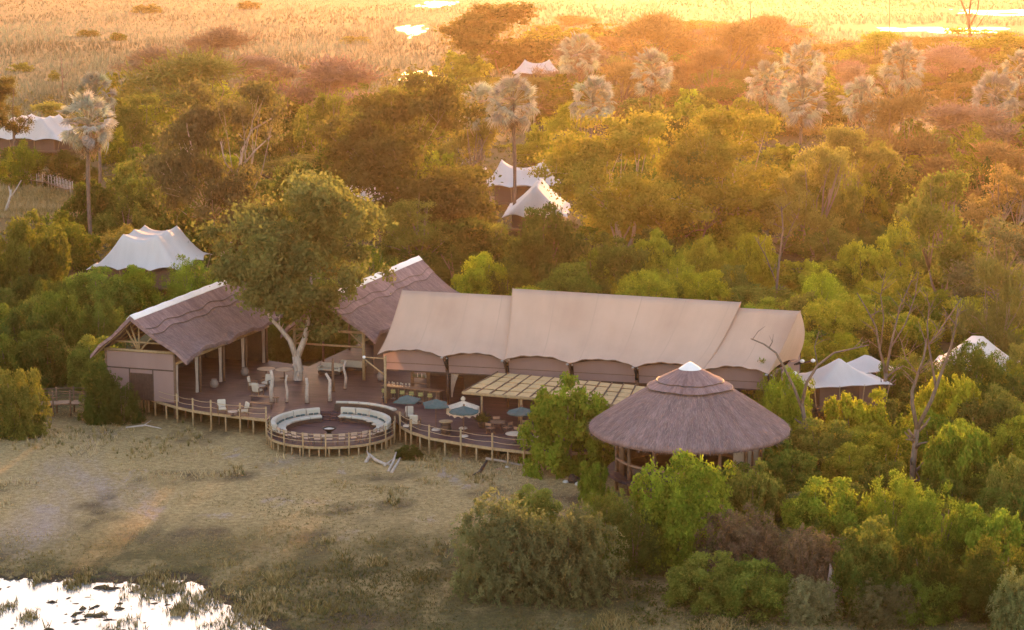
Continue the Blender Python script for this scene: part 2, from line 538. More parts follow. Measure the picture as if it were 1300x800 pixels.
def crown_bush(name, n=6000, leaf=0.05, nclump=34, shoots=40, rag=0.25, flat=1.0, lobes=6, asp=0.55):
    """Bush of overlapping rounded lobes covered in small leaf clumps, foliage to the ground, a few leafy shoots."""
    LB_ = lobe_set(lobes, rag)
    w = LB_[:, 2] ** 2 * (.5 + LB_[:, 3]); w /= w.sum()
    C, R, O = [], [], []
    for q in range(nclump * 4):
        l = LB_[RNG.choice(lobes, p=w)]; d = rnd_dirs(1, -0.1)[0]
        f = RNG.uniform(.72, .98)
        C.append([l[0] + d[0] * l[2] * f, l[1] + d[1] * l[2] * f, max(.08, abs(d[2]) * l[3] * HB * f)]); R.append(RNG.uniform(.10, .22)); O.append(d)
    C, R, O = np.array(C), np.array(R), np.array(O); nclump = len(C)
    w = R ** 2; w /= w.sum()
    idx = RNG.choice(nclump, n, p=w)
    d = norm(rnd_dirs(n, -1) + O[idx] * .55)
    rad = R[idx] * RNG.uniform(0.45, 1.1, n) * (1 + 0.3 * RNG.normal(size=n) * rag)
    P = C[idx] + d * rad[:, None]
    ct = RNG.uniform(0, 1, nclump)[idx]
    keep = P[:, 2] > 0.01
    P, d, ct = P[keep], d[keep], ct[keep]
    Nn = norm(d * 0.7 + O[idx][keep] * .3 + RNG.normal(size=P.shape) * 0.55)
    Q = [leaf_quads(P, Nn, leaf * RNG.uniform(0.55, 1.25, len(P)), asp)]
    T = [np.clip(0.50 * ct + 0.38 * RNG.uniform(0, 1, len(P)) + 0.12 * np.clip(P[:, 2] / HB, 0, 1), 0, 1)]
    top = np.argsort(-(C[:, 2] + RNG.uniform(0, .9, nclump)))[:max(8, nclump // 2)]
    for _ in range(shoots):
        k = RNG.choice(top)
        base = C[k] + norm(rnd_dirs(1, 0.2))[0] * R[k] * 0.7
        up = norm((O[k] + np.array([0, 0, .6]) + RNG.normal(size=3) * 0.35)[None])[0]
        L = RNG.uniform(0.08, 0.20); m = 12
        t = RNG.uniform(0, 1, m)
        p = base + up * (t * L)[:, None] + RNG.normal(size=(m, 3)) * 0.02
        Q.append(leaf_quads(p, norm(RNG.normal(size=(m, 3))), leaf * RNG.uniform(0.7, 1.25, m), 0.5, norm(up + RNG.normal(size=(m, 3)) * 0.8)))
        T.append(np.clip(RNG.uniform(0.5, 1.0, m), 0, 1))
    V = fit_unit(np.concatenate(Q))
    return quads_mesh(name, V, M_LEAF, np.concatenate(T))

def crown_droop(name, n=14000, leaf=0.04, lobes=7):
    """Thicket of fine arching sprays, lobed, feathery at the edge."""
    LB_ = lobe_set(lobes, .4); w = LB_[:, 2] ** 2; w /= w.sum()
    ns = 900; m = n // ns; Q, T = [], []
    for i in range(ns):
        l = LB_[RNG.choice(lobes, p=w)]; d = rnd_dirs(1, -0.05)[0]; f = RNG.uniform(.70, 1.0)
        p0 = np.array([l[0] + d[0] * l[2] * f, l[1] + d[1] * l[2] * f, max(.08, abs(d[2]) * l[3] * f * HB)])
        o = np.array([d[0], d[1], 0]) + RNG.normal(size=3) * .6; o[2] = 0
        L = RNG.uniform(.10, .28); t = np.sort(RNG.uniform(0, 1, m))
        p = p0 + o * (t * L * .9)[:, None] + np.array([0, 0, 1.0]) * (L * (1.1 * t - 1.4 * t ** 2))[:, None] + RNG.normal(size=(m, 3)) * .03
        p[:, 2] = np.abs(p[:, 2])
        al = norm(o * .8 + np.array([0, 0, .3]) + RNG.normal(size=(m, 3)) * .8)
        Q.append(leaf_quads(p, norm(d + RNG.normal(size=(m, 3)) * .6), leaf * RNG.uniform(.5, 1.4, m), .30, al))
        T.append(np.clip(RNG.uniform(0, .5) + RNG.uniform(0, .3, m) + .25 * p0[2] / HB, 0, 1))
    V = fit_unit(np.concatenate(Q))
    return quads_mesh(name, V, M_LEAF, np.concatenate(T))

def tree_skeleton(nclump=26, spread=0.85, zlo=0.42, zhi=1.0, fork=2, seed=0, lean=0.0, flat=0.0):
    """Unit tree (1 tall, crown half-width 1): clump centres, sizes and the limbs that carry them."""
    r = np.random.default_rng(seed)
    C = []; nl = max(6, nclump // 5)
    lob = []
    for q in range(nl):
        t = 2.39996 * q + r.uniform(-.5, .5); h = ((q * 0.618 + r.uniform(0, .25)) % 1.0)
        wd = (0.30 + 0.70 * sin(pi * (0.18 + 0.72 * h)) ** .8) * r.uniform(.55, 1.05)
        lob.append((cos(t) * wd * .66, sin(t) * wd * .66, zlo + (zhi - zlo) * h * r.uniform(.88, 1.0), r.uniform(.26, .46)))
    lob[0] = (lob[0][0] * .3, lob[0][1] * .3, zhi * .97, .34)
    for q in range(nclump):
        l = lob[q % nl]; p = r.normal(size=3); p /= np.linalg.norm(p); f = r.uniform(.5, 1.0) * l[3]
        C.append([(l[0] + p[0] * f) * spread + lean * l[2], (l[1] + p[1] * f) * spread, min(zhi, max(zlo * .8, l[2] + p[2] * f * .55 * (zhi - zlo)))])
    C = np.array(C)
    R = r.uniform(0.55, 1.0, nclump)
    return C, R, r

def make_tree(name, n=9000, leaf=0.045, nclump=26, seed=0, zlo=0.40, fork=2, lean=0.0, twig=False, limbs=9, thick=0.022, wobble=0.05, spread=0.80, clump_r=0.30, hw=0.45, cut=None):
    """Returns (crown mesh, trunk mesh). Height 1; the crown's half-width is about hw."""
    C, R, r = tree_skeleton(nclump, spread, zlo + 0.08, 0.90, fork, seed, lean)
    C[:, 0] *= hw / (np.percentile(np.abs(C[:, 0]), 92) * 1.10); C[:, 1] *= hw / (np.percentile(np.abs(C[:, 1]), 92) * 1.10)
    C[:, 2] = zlo * .9 + (C[:, 2] - C[:, 2].min()) / (np.percentile(C[:, 2], 97) - C[:, 2].min()) * (0.93 - zlo * .9)
    Rc = R * clump_r * hw; zk = .8
    w = R ** 2; w /= w.sum()
    idx = RNG.choice(nclump, n, p=w)
    d = rnd_dirs(n, -1)
    P = C[idx] + d * (Rc[idx] * np.where(RNG.random(n) < .18, RNG.uniform(1.0, 1.7, n), RNG.uniform(0.3, 1.05, n)))[:, None] * np.array([1.15, 1.15, 0.85 * zk])
    ct = r.uniform(0, 1, nclump)[idx]
    if cut is not None:
        kp = ~cut(P[:, 0] + RNG.normal(size=n) * .012, P[:, 2] + RNG.normal(size=n) * .012); P, d, ct = P[kp], d[kp], ct[kp]; n = len(P)
    Nn = norm(d * 0.5 + np.array([0, 0, 0.3]) + RNG.normal(size=P.shape) * 0.7)
    if twig:
        al = norm(d + np.array([0, 0, 0.5]) + RNG.normal(size=P.shape) * 0.5)
        V = leaf_quads(P, norm(RNG.normal(size=P.shape)), leaf * RNG.uniform(0.6, 1.6, n), 0.10, al)
        mat = M_TWIG
    else:
        V = leaf_quads(P, Nn, leaf * RNG.uniform(0.55, 1.3, n), 0.55)
        mat = M_LEAF
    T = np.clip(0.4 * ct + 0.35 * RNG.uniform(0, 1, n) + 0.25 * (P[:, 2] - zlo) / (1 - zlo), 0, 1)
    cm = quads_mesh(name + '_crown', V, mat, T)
    tb = MB()
    fz = zlo * r.uniform(0.45, 0.7)
    fk = Vector((lean * fz * hw + r.normal() * 0.012, r.normal() * 0.012, fz))
    tb.tube([(0, 0, -0.03), (0.004, 0, fz * 0.4), fk * 0.8 + Vector((0.004, 0.006, 0.0)), fk], [thick * 1.35, thick * 1.05, thick * 0.95, thick * 0.9], 8)
    mains = []
    for k in range(fork):
        a = 2 * pi * k / fork + r.uniform(-0.5, 0.5)
        e = fk + Vector((cos(a) * hw * 0.32, sin(a) * hw * 0.32, (zlo - fz) + 0.12 + r.uniform(0, 0.1)))
        mid = fk.lerp(e, 0.5) + Vector((cos(a) * 0.02, sin(a) * 0.02, -0.015))
        tb.tube([fk - Vector((0, 0, 0.01)), mid, e], [thick * 0.75, thick * 0.6, thick * 0.45], 6)
        mains.append((mid, e))
    for k in r.choice(nclump, min(limbs, nclump), replace=False):
        c = Vector(C[k])
        mid, e = min(mains, key=lambda q: (q[1] - c).length)
        m1 = e.lerp(c, 0.5) + Vector(r.normal(size=3)) * wobble * 0.6
        tb.tube([mid.lerp(e, 0.7), m1, c], [thick * 0.42, thick * 0.27, thick * 0.10], 5)
        for _ in range(2):
            q = c + Vector(r.normal(size=3)) * Rc[k] * 0.7
            tb.tube([m1.lerp(c, 0.5), m1.lerp(c, 0.5).lerp(q, 0.55) + Vector(r.normal(size=3)) * 0.01, q], [thick * 0.16, thick * 0.11, thick * 0.04], 4)
    return cm, tb.mesh(name + '_trunk', M_BARK, True)

def bush_stems(name, seed=0):
    r = np.random.default_rng(seed); tb = MB()
    for k in range(7):
        a = r.uniform(0, 2 * pi); q = r.uniform(0.15, 0.5)
        e = Vector((cos(a) * q, sin(a) * q, r.uniform(0.5, 0.85)))
        m = Vector((cos(a) * q * 0.45, sin(a) * q * 0.45, e.z * 0.45)) + Vector(r.normal(size=3)) * 0.03
        tb.tube([(cos(a) * 0.05, sin(a) * 0.05, -0.05), m, e], [0.028, 0.02, 0.008], 5)
    return tb.mesh(name, M_BARK, True)

def dead_branching(pts_list):
    tb = MB()
    for pts, r0, r1 in pts_list:
        n = len(pts)
        tb.tube(pts, [r0 + (r1 - r0) * i / (n - 1) for i in range(n)], 6)
    return tb

BUSH = [crown_bush('bush_crown', 11000, 0.047, 34, 40, 0.25) for _ in range(4)] + \
       [crown_bush('bush_crown', 10500, 0.045, 24, 30, 0.55, asp=.35) for _ in range(2)]
BUSH_NEAR = [crown_bush('bush_crown', 27000, 0.031, 50, 120, 0.3, lobes=8) for _ in range(3)] + [crown_bush('bush_crown', 23000, 0.036, 36, 90, 0.5, lobes=7, asp=.7), crown_bush('bush_crown', 28000, 0.029, 40, 160, 0.5, lobes=9, asp=.3)]
BUSH_FAR = [crown_bush('bush_crown', 3200, 0.075, 26, 20, 0.35) for _ in range(3)]
DROOP = [crown_droop('shrub_crown', 34000, 0.034) for _ in range(2)]
STEMS = [bush_stems('bush_stems', k) for k in range(2)]
TREE = [make_tree('tree', 20000, 0.0145, 100, 11 + k, 0.12, 2 + k % 2, 0.0, clump_r=0.24, limbs=30) for k in range(5)]
TREE_FAR = [make_tree('tree', 11000, 0.019, 70, 31 + k, 0.08, 2, 0.0, clump_r=0.28) for k in range(3)]
TREE_OPEN = [make_tree('tree', 13000, 0.015, 70, 41 + k, 0.18, 3, 0.0, clump_r=0.22, limbs=34, thick=0.019, wobble=0.09) for k in range(2)]
TWIGGY = [make_tree('twiggy', 6500, 0.045, 34, 51 + k, 0.22, 3, 0.0, twig=True, clump_r=0.40, limbs=26, thick=0.014, wobble=0.08) for k in range(3)]

# one frond of a fan palm: a stalk and a pleated, split fan
def frond_mesh(name, droop=0.25, L=1.35, R=1.15, nf=21):
    q = []; t = []
    def stalk(a, b, w):
        a, b = np.array(a), np.array(b); s = np.array([0, w, 0]); u = np.array([0, 0, w])
        q.append([a + s, b + s * .6, b - s * .6, a - s]); q.append([a + u, b + u * .6, b - u * .6, a - u]); t.extend([0.3, 0.3])
    m = (L * 0.55, 0, 0.10); e = (L, 0, 0.0)
    stalk((0, 0, 0), m, 0.035); stalk(m, e, 0.03)
    for k in range(nf):
        an = -1.85 + 3.7 * k / (nf - 1)
        d = np.array([cos(an), sin(an), 0]); l = R * (0.78 + 0.22 * cos(an)) * RNG.uniform(0.85, 1.05)
        p = np.array([-sin(an), cos(an), 0])
        up = 0.10 * ((-1) ** k)
        b = np.array(e); md = b + d * l * 0.55 + np.array([0, 0, 0.07 - droop * 0.10]); tp = b + d * l + np.array([0, 0, -droop * l * RNG.uniform(.7, 1.3)])
        wv = p * 0.042 + np.array([0, 0, up * 0.3])
        q.append([b + wv * .3, md + wv, md - wv, b - wv * .3]); q.append([md + wv, tp + wv * .08, tp - wv * .08, md - wv])
        tt = RNG.uniform(0.35, 0.9); t.extend([tt, tt + 0.05])
    return quads_mesh(name, np.array(q), M_FROND, np.array(t))
FRONDS = [frond_mesh('frond', 0.10, 1.5, .70), frond_mesh('frond', 0.3, 1.45, .75), frond_mesh('frond', 0.7, 1.4, .8)]
DEADFROND = [frond_mesh('dead_frond', 0.9, 1.1, 0.95, 9), frond_mesh('dead_frond', 1.3, 1.0, 0.8, 9)]

LAND = []     # landmarks for labels: (pixel x, pixel y, phrase)
PLANTS = []   # plants that get their label at the end: (object, px, py, descriptor, noun)
def add_plant(name, cat, loc, w, h, crown, stem, col, bark=(0.20, 0.15, 0.11), part=('crown', 'trunk'), rz=None, depth=1.0, bark_h=None, unit_hw=1.0):
    root = empty(name, loc, RNG.uniform(0, 6.28) if rz is None else rz)
    sc = (w / 2 / unit_hw, w / 2 / unit_hw * depth, h)
    if crown is not None:
        c = local(part[0], crown, root); c.scale = sc; c.color = (*col, 1)
    if stem is not None:
        t = local(part[1], stem, root); t.scale = sc if bark_h is None else bark_h; t.color = (*bark, 1)
    root['category'] = cat
    return root

GREENS = {
    'bright green': (0.140, 0.200, 0.022), 'yellow-green': (0.205, 0.240, 0.022), 'dark green': (0.046, 0.074, 0.018),
    'olive': (0.125, 0.145, 0.032), 'grey-green': (0.125, 0.130, 0.066), 'brownish': (0.185, 0.168, 0.044),
    'russet': (0.25, 0.165, 0.060), 'pink-brown': (0.27, 0.175, 0.125), 'mid green': (0.085, 0.128, 0.022),
    'lime': (0.270, 0.290, 0.022), 'dark olive': (0.078, 0.076, 0.028), 'dark brown': (0.112, 0.094, 0.044), 'golden': (0.275, 0.232, 0.038),
    'purple-brown': (0.115, 0.088, 0.070)}
def jitter(c, k=0.20):
    f = max(.5, 1 + RNG.normal() * k)
    return tuple(max(0.005, q * f * (1 + RNG.normal() * 0.05)) for q in c)

def spec_box(x0, x1, ytop, ybase):
    px = (x0 + x1) / 2
    g = at(px, ybase); s = pix(*g)[2]
    return g, (x1 - x0) / s, max(0.6, height_at(ytop, g.y) - 0.0)
def bush(x0, x1, ytop, ybase, shade, near=False, desc='rounded', label=None, noun='bush', droop=False, open_=False, name='bush', group='bushes of the woodland round the lodge'):
    g, w, h = spec_box(x0, x1, ytop, ybase)
    g = Vector((g.x, g.y + w * 0.35, 0))                       # the box's base is the foot of the front face
    far = g.y > 330
    cm = random.choice(DROOP) if droop else (random.choice(BUSH_NEAR) if near else random.choice(BUSH_FAR if far else (BUSH[4:] if open_ else BUSH)))
    h = max(0.8, height_at(ytop, g.y))
    o = add_plant(name, noun.split()[-1], g, w, h, cm, STEMS[0] if not far else None, jitter(GREENS[shade], .07 if label else .20), (0.20, 0.15, 0.12), ('crown', 'stems'))
    o['group'] = group
    PLANTS.append((o, (x0 + x1) / 2, (ytop + ybase) / 2, desc, shade, noun, label))
    return o
def tree(x0, x1, ytop, ybase, shade, kind='tree', desc='tall', label=None, bark=(0.26, 0.20, 0.17), noun='tree', px=None, rz=None, group='trees of the woodland round the lodge', mesh=None):
    g, w, h = spec_box(x0, x1, ytop, ybase)
    dx = 0
    if px is not None: g = at(px, ybase)
    h = max(2.0, height_at(ytop, g.y))
    far = g.y > 400
    cm, tm = mesh or random.choice({'tree': TREE_FAR if far else TREE, 'open': TREE_OPEN, 'twiggy': TWIGGY}[kind])
    o = add_plant({'twiggy': 'thorn_tree'}.get(kind, 'broadleaf_tree'), 'tree', g, w, h, cm, tm, jitter(GREENS[shade], .07 if label else .16), bark, unit_hw=0.45, rz=rz)
    o['group'] = group
    PLANTS.append((o, (x0 + x1) / 2, (ytop * 0.6 + ybase * 0.4), desc, shade, noun, label))
    return o

def palm(px, ytop, ybase, w_px, label, short, n_live=44, n_dead=12, tint=(0.28, 0.29, 0.22), bend=0.3):
    g = at(px, ybase); s = pix(*g)[2]
    top = height_at(ytop, g.y); R = w_px * 1.12 / s / 2
    k = R / 2.35
    hub = top - R * 0.92
    root = empty('fan_palm', g, RNG.uniform(0, 6.28))
    tag(root, label, 'palm', 'fan palms standing out of the woodland')
    tb = MB(); nseg = 9; pts = []; rad = []
    for i in range(nseg + 1):
        t = i / nseg
        pts.append((bend * t * t * (1 - 0.3 * t), 0.15 * sin(t * 4), hub * t)); rad.append(0.26 - 0.08 * t + (0.05 if 0.45 < t < 0.7 else 0))
    tb.tube(pts, rad, 9)
    tr = local('trunk', tb.mesh('trunk', M_BARK, True), root); tr.color = (0.17, 0.13, 0.11, 1)
    base = Vector(pts[-1])
    for i in range(n_live + n_dead):
        dead = i >= n_live
        if dead:
            el = RNG.uniform(-1.35, -0.75); me = random.choice(DEADFROND)
        else:
            f = i / n_live
            el = 1.45 - 2.25 * f ** 0.95 + RNG.normal() * 0.14; me = FRONDS[0 if f < .55 else (1 if f < .85 else 2)]
        az = i * 2.39996 + RNG.normal() * 0.2
        fr = local('dead_frond' if dead else 'frond', me, root)
        fr.location = base + Vector((0, 0, (0.15 - 0.3 * i / (n_live + n_dead)) * k))
        fr.rotation_euler = (RNG.normal() * 0.75, -el, az)
        fr.scale = (k * RNG.uniform(0.85, 1.1),) * 3
        fr.color = (*(jitter((0.26, 0.185, 0.12)) if dead else jitter(tint, 0.15)), 1)
    LAND.append((px, ytop + w_px * 0.45, short))
    return root
# ------------------------------------------------------------------ ground, water
def vnoise(x, y, f, seed):
    """Smooth value noise on numpy arrays."""
    r = np.random.default_rng(seed); G = r.uniform(-1, 1, (256, 256))
    X, Y = x * f, y * f
    i, j = np.floor(X).astype(int), np.floor(Y).astype(int); a, b = X - i, Y - j
    a = a * a * (3 - 2 * a); b = b * b * (3 - 2 * b)
    g = lambda p, q: G[p % 256, q % 256]
    return (g(i, j) * (1 - a) + g(i + 1, j) * a) * (1 - b) + (g(i, j + 1) * (1 - a) + g(i + 1, j + 1) * a) * b
WATER_Z = -0.06
def ground_z(x, y):
    x = np.asarray(x, float); y = np.asarray(y, float)
    near = np.clip((200 - y) / 40, 0, 1)
    z = 0.10 + near * (0.05 * vnoise(x, y, 0.25, 1) + 0.03 * vnoise(x, y, 0.9, 2))
    # the pond in the near left corner: the flat dips, tussocks and mud stand out of it
    px = x + 0.8 * vnoise(x, y, 0.2, 3); py = y + 1.6 * vnoise(x, y, 0.16, 4)
    d1 = 124.6 - py - np.clip((px + 19.2), 0, 40) * 1.25
    d = np.clip(d1 / 3.0, 0, 1)
    dip = d * (0.24 + 0.0 * x)
    isl = np.clip(vnoise(x, y * 1.9, 0.42, 5) * 0.40 + vnoise(x, y * 2.1, 1.5, 6) * 0.40 + vnoise(x, y * 2.2, 3.6, 7) * 0.40 - 0.40, 0, 1) * np.clip(d1 / 1.2, 0, 1) * 0.6 + np.clip(1 - np.abs(d1 - .8) / 1.6, 0, 1) * np.clip(vnoise(x, y * 2, 1.1, 10) * .7 + vnoise(x, y * 2, 3.2, 11) * .5, 0, 1) * .28
    z = z - dip + isl
    # far channels
    for (cx, cy, rx, ry) in FAR_POOLS:
        q = ((x - cx) / rx) ** 2 + ((y - cy) / ry) ** 2 + 0.9 * vnoise(x / rx * 2.6, y / ry * 1.6, 1.0, 8) + 0.9 * vnoise(x / rx * 9, y / ry * 4, 1.0, 9)
        z = z - 0.30 * np.clip(1.0 - q, 0, 1)
    return z
def pool_px(x0, x1, y0, y1):
    g = at((x0 + x1) / 2, (y0 + y1) / 2); s = pix(*g)[2]
    yb, yt = at(650, y1).y, at(650, y0).y
    return (g.x, (yb + yt) / 2, (x1 - x0) / 2 / s * 0.95, (yt - yb) / 2 * 0.85)
FAR_POOLS = [pool_px(1050, 1330, 30, 45), pool_px(1180, 1420, 11, 21), pool_px(495, 565, 88, 106), pool_px(500, 548, 30, 48), pool_px(525, 580, 0, 10),
             pool_px(770, 810, 50, 60)]

def axis_steps(parts):
    out = []
    for a, b, st in parts:
        out += list(np.arange(a, b, st))
    return np.array(out + [parts[-1][1]])
def terrain():
    xs = axis_steps([(-2400, -300, 100), (-300, -60, 8), (-60, -36, 2), (-36, -8, 0.25), (-8, 50, 1.0), (50, 330, 7), (330, 2400, 100)])
    ys = axis_steps([(-60, 100, 10), (100, 128, 0.25), (128, 200, 1.0), (200, 600, 8), (600, 1400, 10), (1400, 3800, 120)])
    X, Y = np.meshgrid(xs, ys); Z = ground_z(X, Y)
    nx, ny = len(xs), len(ys)
    co = np.stack([X, Y, Z], -1).reshape(-1, 3)
    I = np.arange(nx * ny).reshape(ny, nx)
    F = np.stack([I[:-1, :-1], I[:-1, 1:], I[1:, 1:], I[1:, :-1]], -1).reshape(-1, 4)
    me = bpy.data.meshes.new('ground')
    me.vertices.add(len(co)); me.vertices.foreach_set('co', co.astype(np.float32).ravel())
    me.loops.add(F.size); me.loops.foreach_set('vertex_index', F.astype(np.int32).ravel())
    me.polygons.add(len(F)); me.polygons.foreach_set('loop_start', np.arange(0, F.size, 4, dtype=np.int32))
    me.update(calc_edges=True); me.polygons.foreach_set('use_smooth', [True] * len(F))
    me.materials.append(M_GROUND)
    return tag(link('ground', me), 'dry grassy flood plain with sandy patches and woodland floor', kind='structure')
terrain()
def water_sheet(poly, label):
    m = MB(); n = len(poly)
    m.add([(x, y, WATER_Z) for x, y in poly], [tuple(range(n))])
    return tag(m.build('water', M_WATER), label, kind='structure')
water_sheet([(-60, 100), (-9, 100), (-9, 119), (-14, 127.5), (-60, 127.5)], 'shallow pond shining white among tussocks in the near corner')
for (cx, cy, rx, ry) in FAR_POOLS:
    water_sheet([(cx - rx * 1.5, cy - ry * 1.5), (cx + rx * 1.5, cy - ry * 1.5), (cx + rx * 1.5, cy + ry * 1.5), (cx - rx * 1.5, cy + ry * 1.5)], 'bright backwater on the far flood plain')

# ------------------------------------------------------------------ building frames
class Fr:
    """A building's own frame: along (a), across (b) and up."""
    def __init__(s, o, a):
        s.o = Vector((o[0], o[1], 0)); s.a = Vector((a[0], a[1], 0)).normalized(); s.b = Vector((s.a.y, -s.a.x, 0))
    def __call__(s, al, pe, z): return s.o + s.a * al + s.b * pe + Vector((0, 0, z))
    def rz(s): return atan2(s.a.y, s.a.x)
DZ = 1.4
AX = (0.31, 0.951)
def shell(mb, fn, nu, nv, th, uvfn):
    """A sheet with thickness th downwards: top, underside and the four edges."""
    top = lambda u, v: fn(u, v)
    bot = lambda u, v: fn(u, v) - Vector((0, 0, th))
    mb.grid(top, nu, nv, uvfn); mb.grid(bot, nu, nv, uvfn, True)
    def edge(pts, uvs, fl):
        n = len(pts); vs = pts + [p - Vector((0, 0, th)) for p in pts]
        fs = [(i, i + n, i + n + 1, i + 1) if fl else (i, i + 1, i + n + 1, i + n) for i in range(n - 1)]
        mb.add(vs, fs, uvs + [(a, b + th) for a, b in uvs])
    U = [i / nu for i in range(nu + 1)]; V = [j / nv for j in range(nv + 1)]
    edge([fn(u, 0) for u in U], [uvfn(u, 0) for u in U], True); edge([fn(u, 1) for u in U], [uvfn(u, 1) for u in U], False)
    edge([fn(0, v) for v in V], [uvfn(0, v) for v in V], False); edge([fn(1, v) for v in V], [uvfn(1, v) for v in V], True)
    return mb
def panel(mb, p0, p1, z0, z1, th=0.08):
    """An upright wall panel between two ground points."""
    a, b = Vector((p0.x, p0.y, 0)), Vector((p1.x, p1.y, 0)); d = (b - a); L = d.length; q = Vector((-d.y, d.x, 0)).normalized() * th / 2
    vs = [a - q, b - q, b + q, a + q]
    vs = [v + Vector((0, 0, z)) for z in (z0, z1) for v in vs]
    uv = [(0, 0), (L, 0), (L, .1), (0, .1)] * 1 + [(0, z1 - z0), (L, z1 - z0), (L, z1 - z0 + .1), (0, z1 - z0 + .1)]
    return mb.add(vs, [(3, 2, 1, 0), (4, 5, 6, 7), (0, 1, 5, 4), (1, 2, 6, 5), (2, 3, 7, 6), (3, 0, 4, 7)], uv)

def thatch_roof(root, F, L, hw=4.40, zr=8.5, ze=5.45, hwl=3.95, ov=1.5, eov=0.8, th=0.30, rise=0.35, seed=0, dip=1.0):
    rr = random.Random(seed)
    ph = [rr.uniform(0, 6.28) for _ in range(4)]
    def surf(side, lift=0.0, smax=1.0, wav=0.0):
        def fn(u, v):
            s = v * (smax + wav * sin(u * 17 + ph[0]) * 0.5 + wav * 0.5 * sin(u * 31 + ph[1]))
            al0 = -ov + (ov - eov) * s; al1 = L + (ov - eov) * (1 - s)
            al = al0 + (al1 - al0) * u
            zz = zr + rise * (u - 0.15) * (1 - s) - (zr - ze) * (1 - (1 - s) ** 1.22) * 1.0
            if s > 0.8:
                k = (s - 0.8) / 0.2
                zz += k * (0.14 * sin(al * 0.9 + ph[2]) + 0.08 * sin(al * 2.1 + ph[3]))
                zz -= k * 0.34 * dip * max(0, 1 - (al + eov) / 1.6)
            pe = (hw if side > 0 else hwl) * s * (1 + (0.03 * dip * max(0, 1 - (al + eov) / 2.0) if s > .5 else 0))
            return F(al, side * pe, zz + lift)
        return fn
    dsl = hypot(hw, zr - ze)
    for side in (1, -1):
        m = MB(); shell(m, surf(side), 44, 14, th, lambda u, v: (u * L, v * dsl))
        o = m.build('thatch_slope', M_THATCH, root, True); o.data.polygons.foreach_set('use_smooth', [True] * len(o.data.polygons))
        for sm, lf in ((0.40, 0.045), (0.29, 0.09)):
            m = MB(); shell(m, surf(side, lf, sm, 0.035), 60, 5, 0.05, lambda u, v: (u * L, v * dsl * sm + 3))
            o = m.build('ridge_thatch', M_THATCH, root, True)
            f = surf(side, lf + 0.012, sm, 0.035)
            m = MB(); m.tube([f(i / 60, 1.0) for i in range(61)], 0.032, 4); m.build('stitching', M_DARKWOOD, o)
        # loose straw ends along the eave
        f = surf(side); P = []; T = []
        for i in range(int(L * 34)):
            u = rr.random(); e = f(u, 1.0); b = f(u, 0.985)
            d = (e - b).normalized(); p = e - Vector((0, 0, rr.uniform(0, th)))
            q = F.a * 0.014; tip = p + d * rr.uniform(0.04, 0.16) - Vector((0, 0, 0.03))
            P.append([p + q, tip + q * .4, tip - q * .4, p - q]); T.append(rr.random())
        for i in range(int(L * 300)):
            u = rr.random(); vv = rr.random() ** .8 * .97; b = f(u, vv); e = f(u, min(1, vv + .03)); d = (e - b).normalized()
            ln = rr.uniform(.15, .5); q = F.a * rr.uniform(.010, .022); up = Vector((0, 0, rr.uniform(.012, .035))); sl = F.a * rr.uniform(-.05, .05)
            P.append([b + q + up * .4, b + d * ln + sl + q * .4 + up, b + d * ln + sl - q * .4 + up, b - q + up * .4]); T.append(rr.random())
        s = link('loose_straw', quads_mesh('loose_straw', np.array(P), M_STRAW, np.array(T)), root); s.color = (0.25, 0.19, 0.19, 1); s['kind'] = 'stuff'
    m = MB()
    def cap(u, v):
        s = (v - 0.5) * 2 * 0.088
        p = surf(1 if s >= 0 else -1, 0.14, abs(s) + 1e-4, 0)(u, 1.0)
        return p + Vector((0, 0, 0.02 * sin(u * 50)))
    shell(m, cap, 40, 8, 0.09, lambda u, v: (u * L, v)); m.build('ridge_cap', M_RIDGE, root, True)
    # poles under the slopes
    for side in (1, -1):
        for k in range(int(L / 1.5) + 1):
            u = min(1, 0.02 + k / int(L / 1.5) * 0.96); f = surf(side, -th - 0.06)
            m = MB(); m.tube([f(u, v) for v in (0.02, 0.35, 0.65, 0.97)], 0.05, 5); m.build('rafter', M_POLE, root)
    return surf

def pole(root, name, a, b, r, mat, n=7, r2=None):
    m = MB(); m.tube([a, Vector(a).lerp(Vector(b), 0.5), b], [r, (r + (r2 or r)) / 2, r2 or r], n)
    return m.build(name, mat, root, True)

def curtain(root, F, al, pe, z0, z1, w=0.42):
    m = MB()
    def fn(u, v):
        t = u * 2 * pi; z = z0 + (z1 - z0) * v
        tie = 0.55 + 0.45 * abs(v - 0.42) ** 0.6
        r = w / 2 * tie * (1 + 0.22 * sin(6 * t))
        return F(al + r * cos(t), pe + r * sin(t) * 0.6, z)
    m.grid(fn, 30, 8); return m.build('curtain', M_CURTAIN, root, True)

# ---- left pavilion: mauve gable wall towards us, open long side on the right
FA = Fr((-29.83, 167.44), AX)
LA = 18.0
pav = tag(empty('thatched_pavilion', FA(0, 0, 0), FA.rz()), 'long thatched pavilion with closed mauve gable wall and dark door beside the deck', 'pavilion')
LAND.append((230, 430, 'the pavilion with the mauve gable wall'))
thatch_roof(pav, FA, LA, seed=1)
for (p0, p1, z0, z1) in ((-3.0, -0.95, DZ, 3.92), (1.08, 3.0, DZ, 3.92), (-3.0, 3.0, 4.03, 5.36), (-0.95, 1.08, 3.62, 3.92)):
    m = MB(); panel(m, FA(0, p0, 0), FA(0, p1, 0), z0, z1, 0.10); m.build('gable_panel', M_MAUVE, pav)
m = MB(); panel(m, FA(0.03, -0.95, 0), FA(0.03, 1.08, 0), DZ, 3.60, 0.06)
door = m.build('door', M_DARKWOOD, pav); door['label'] = 'dark slatted double door'
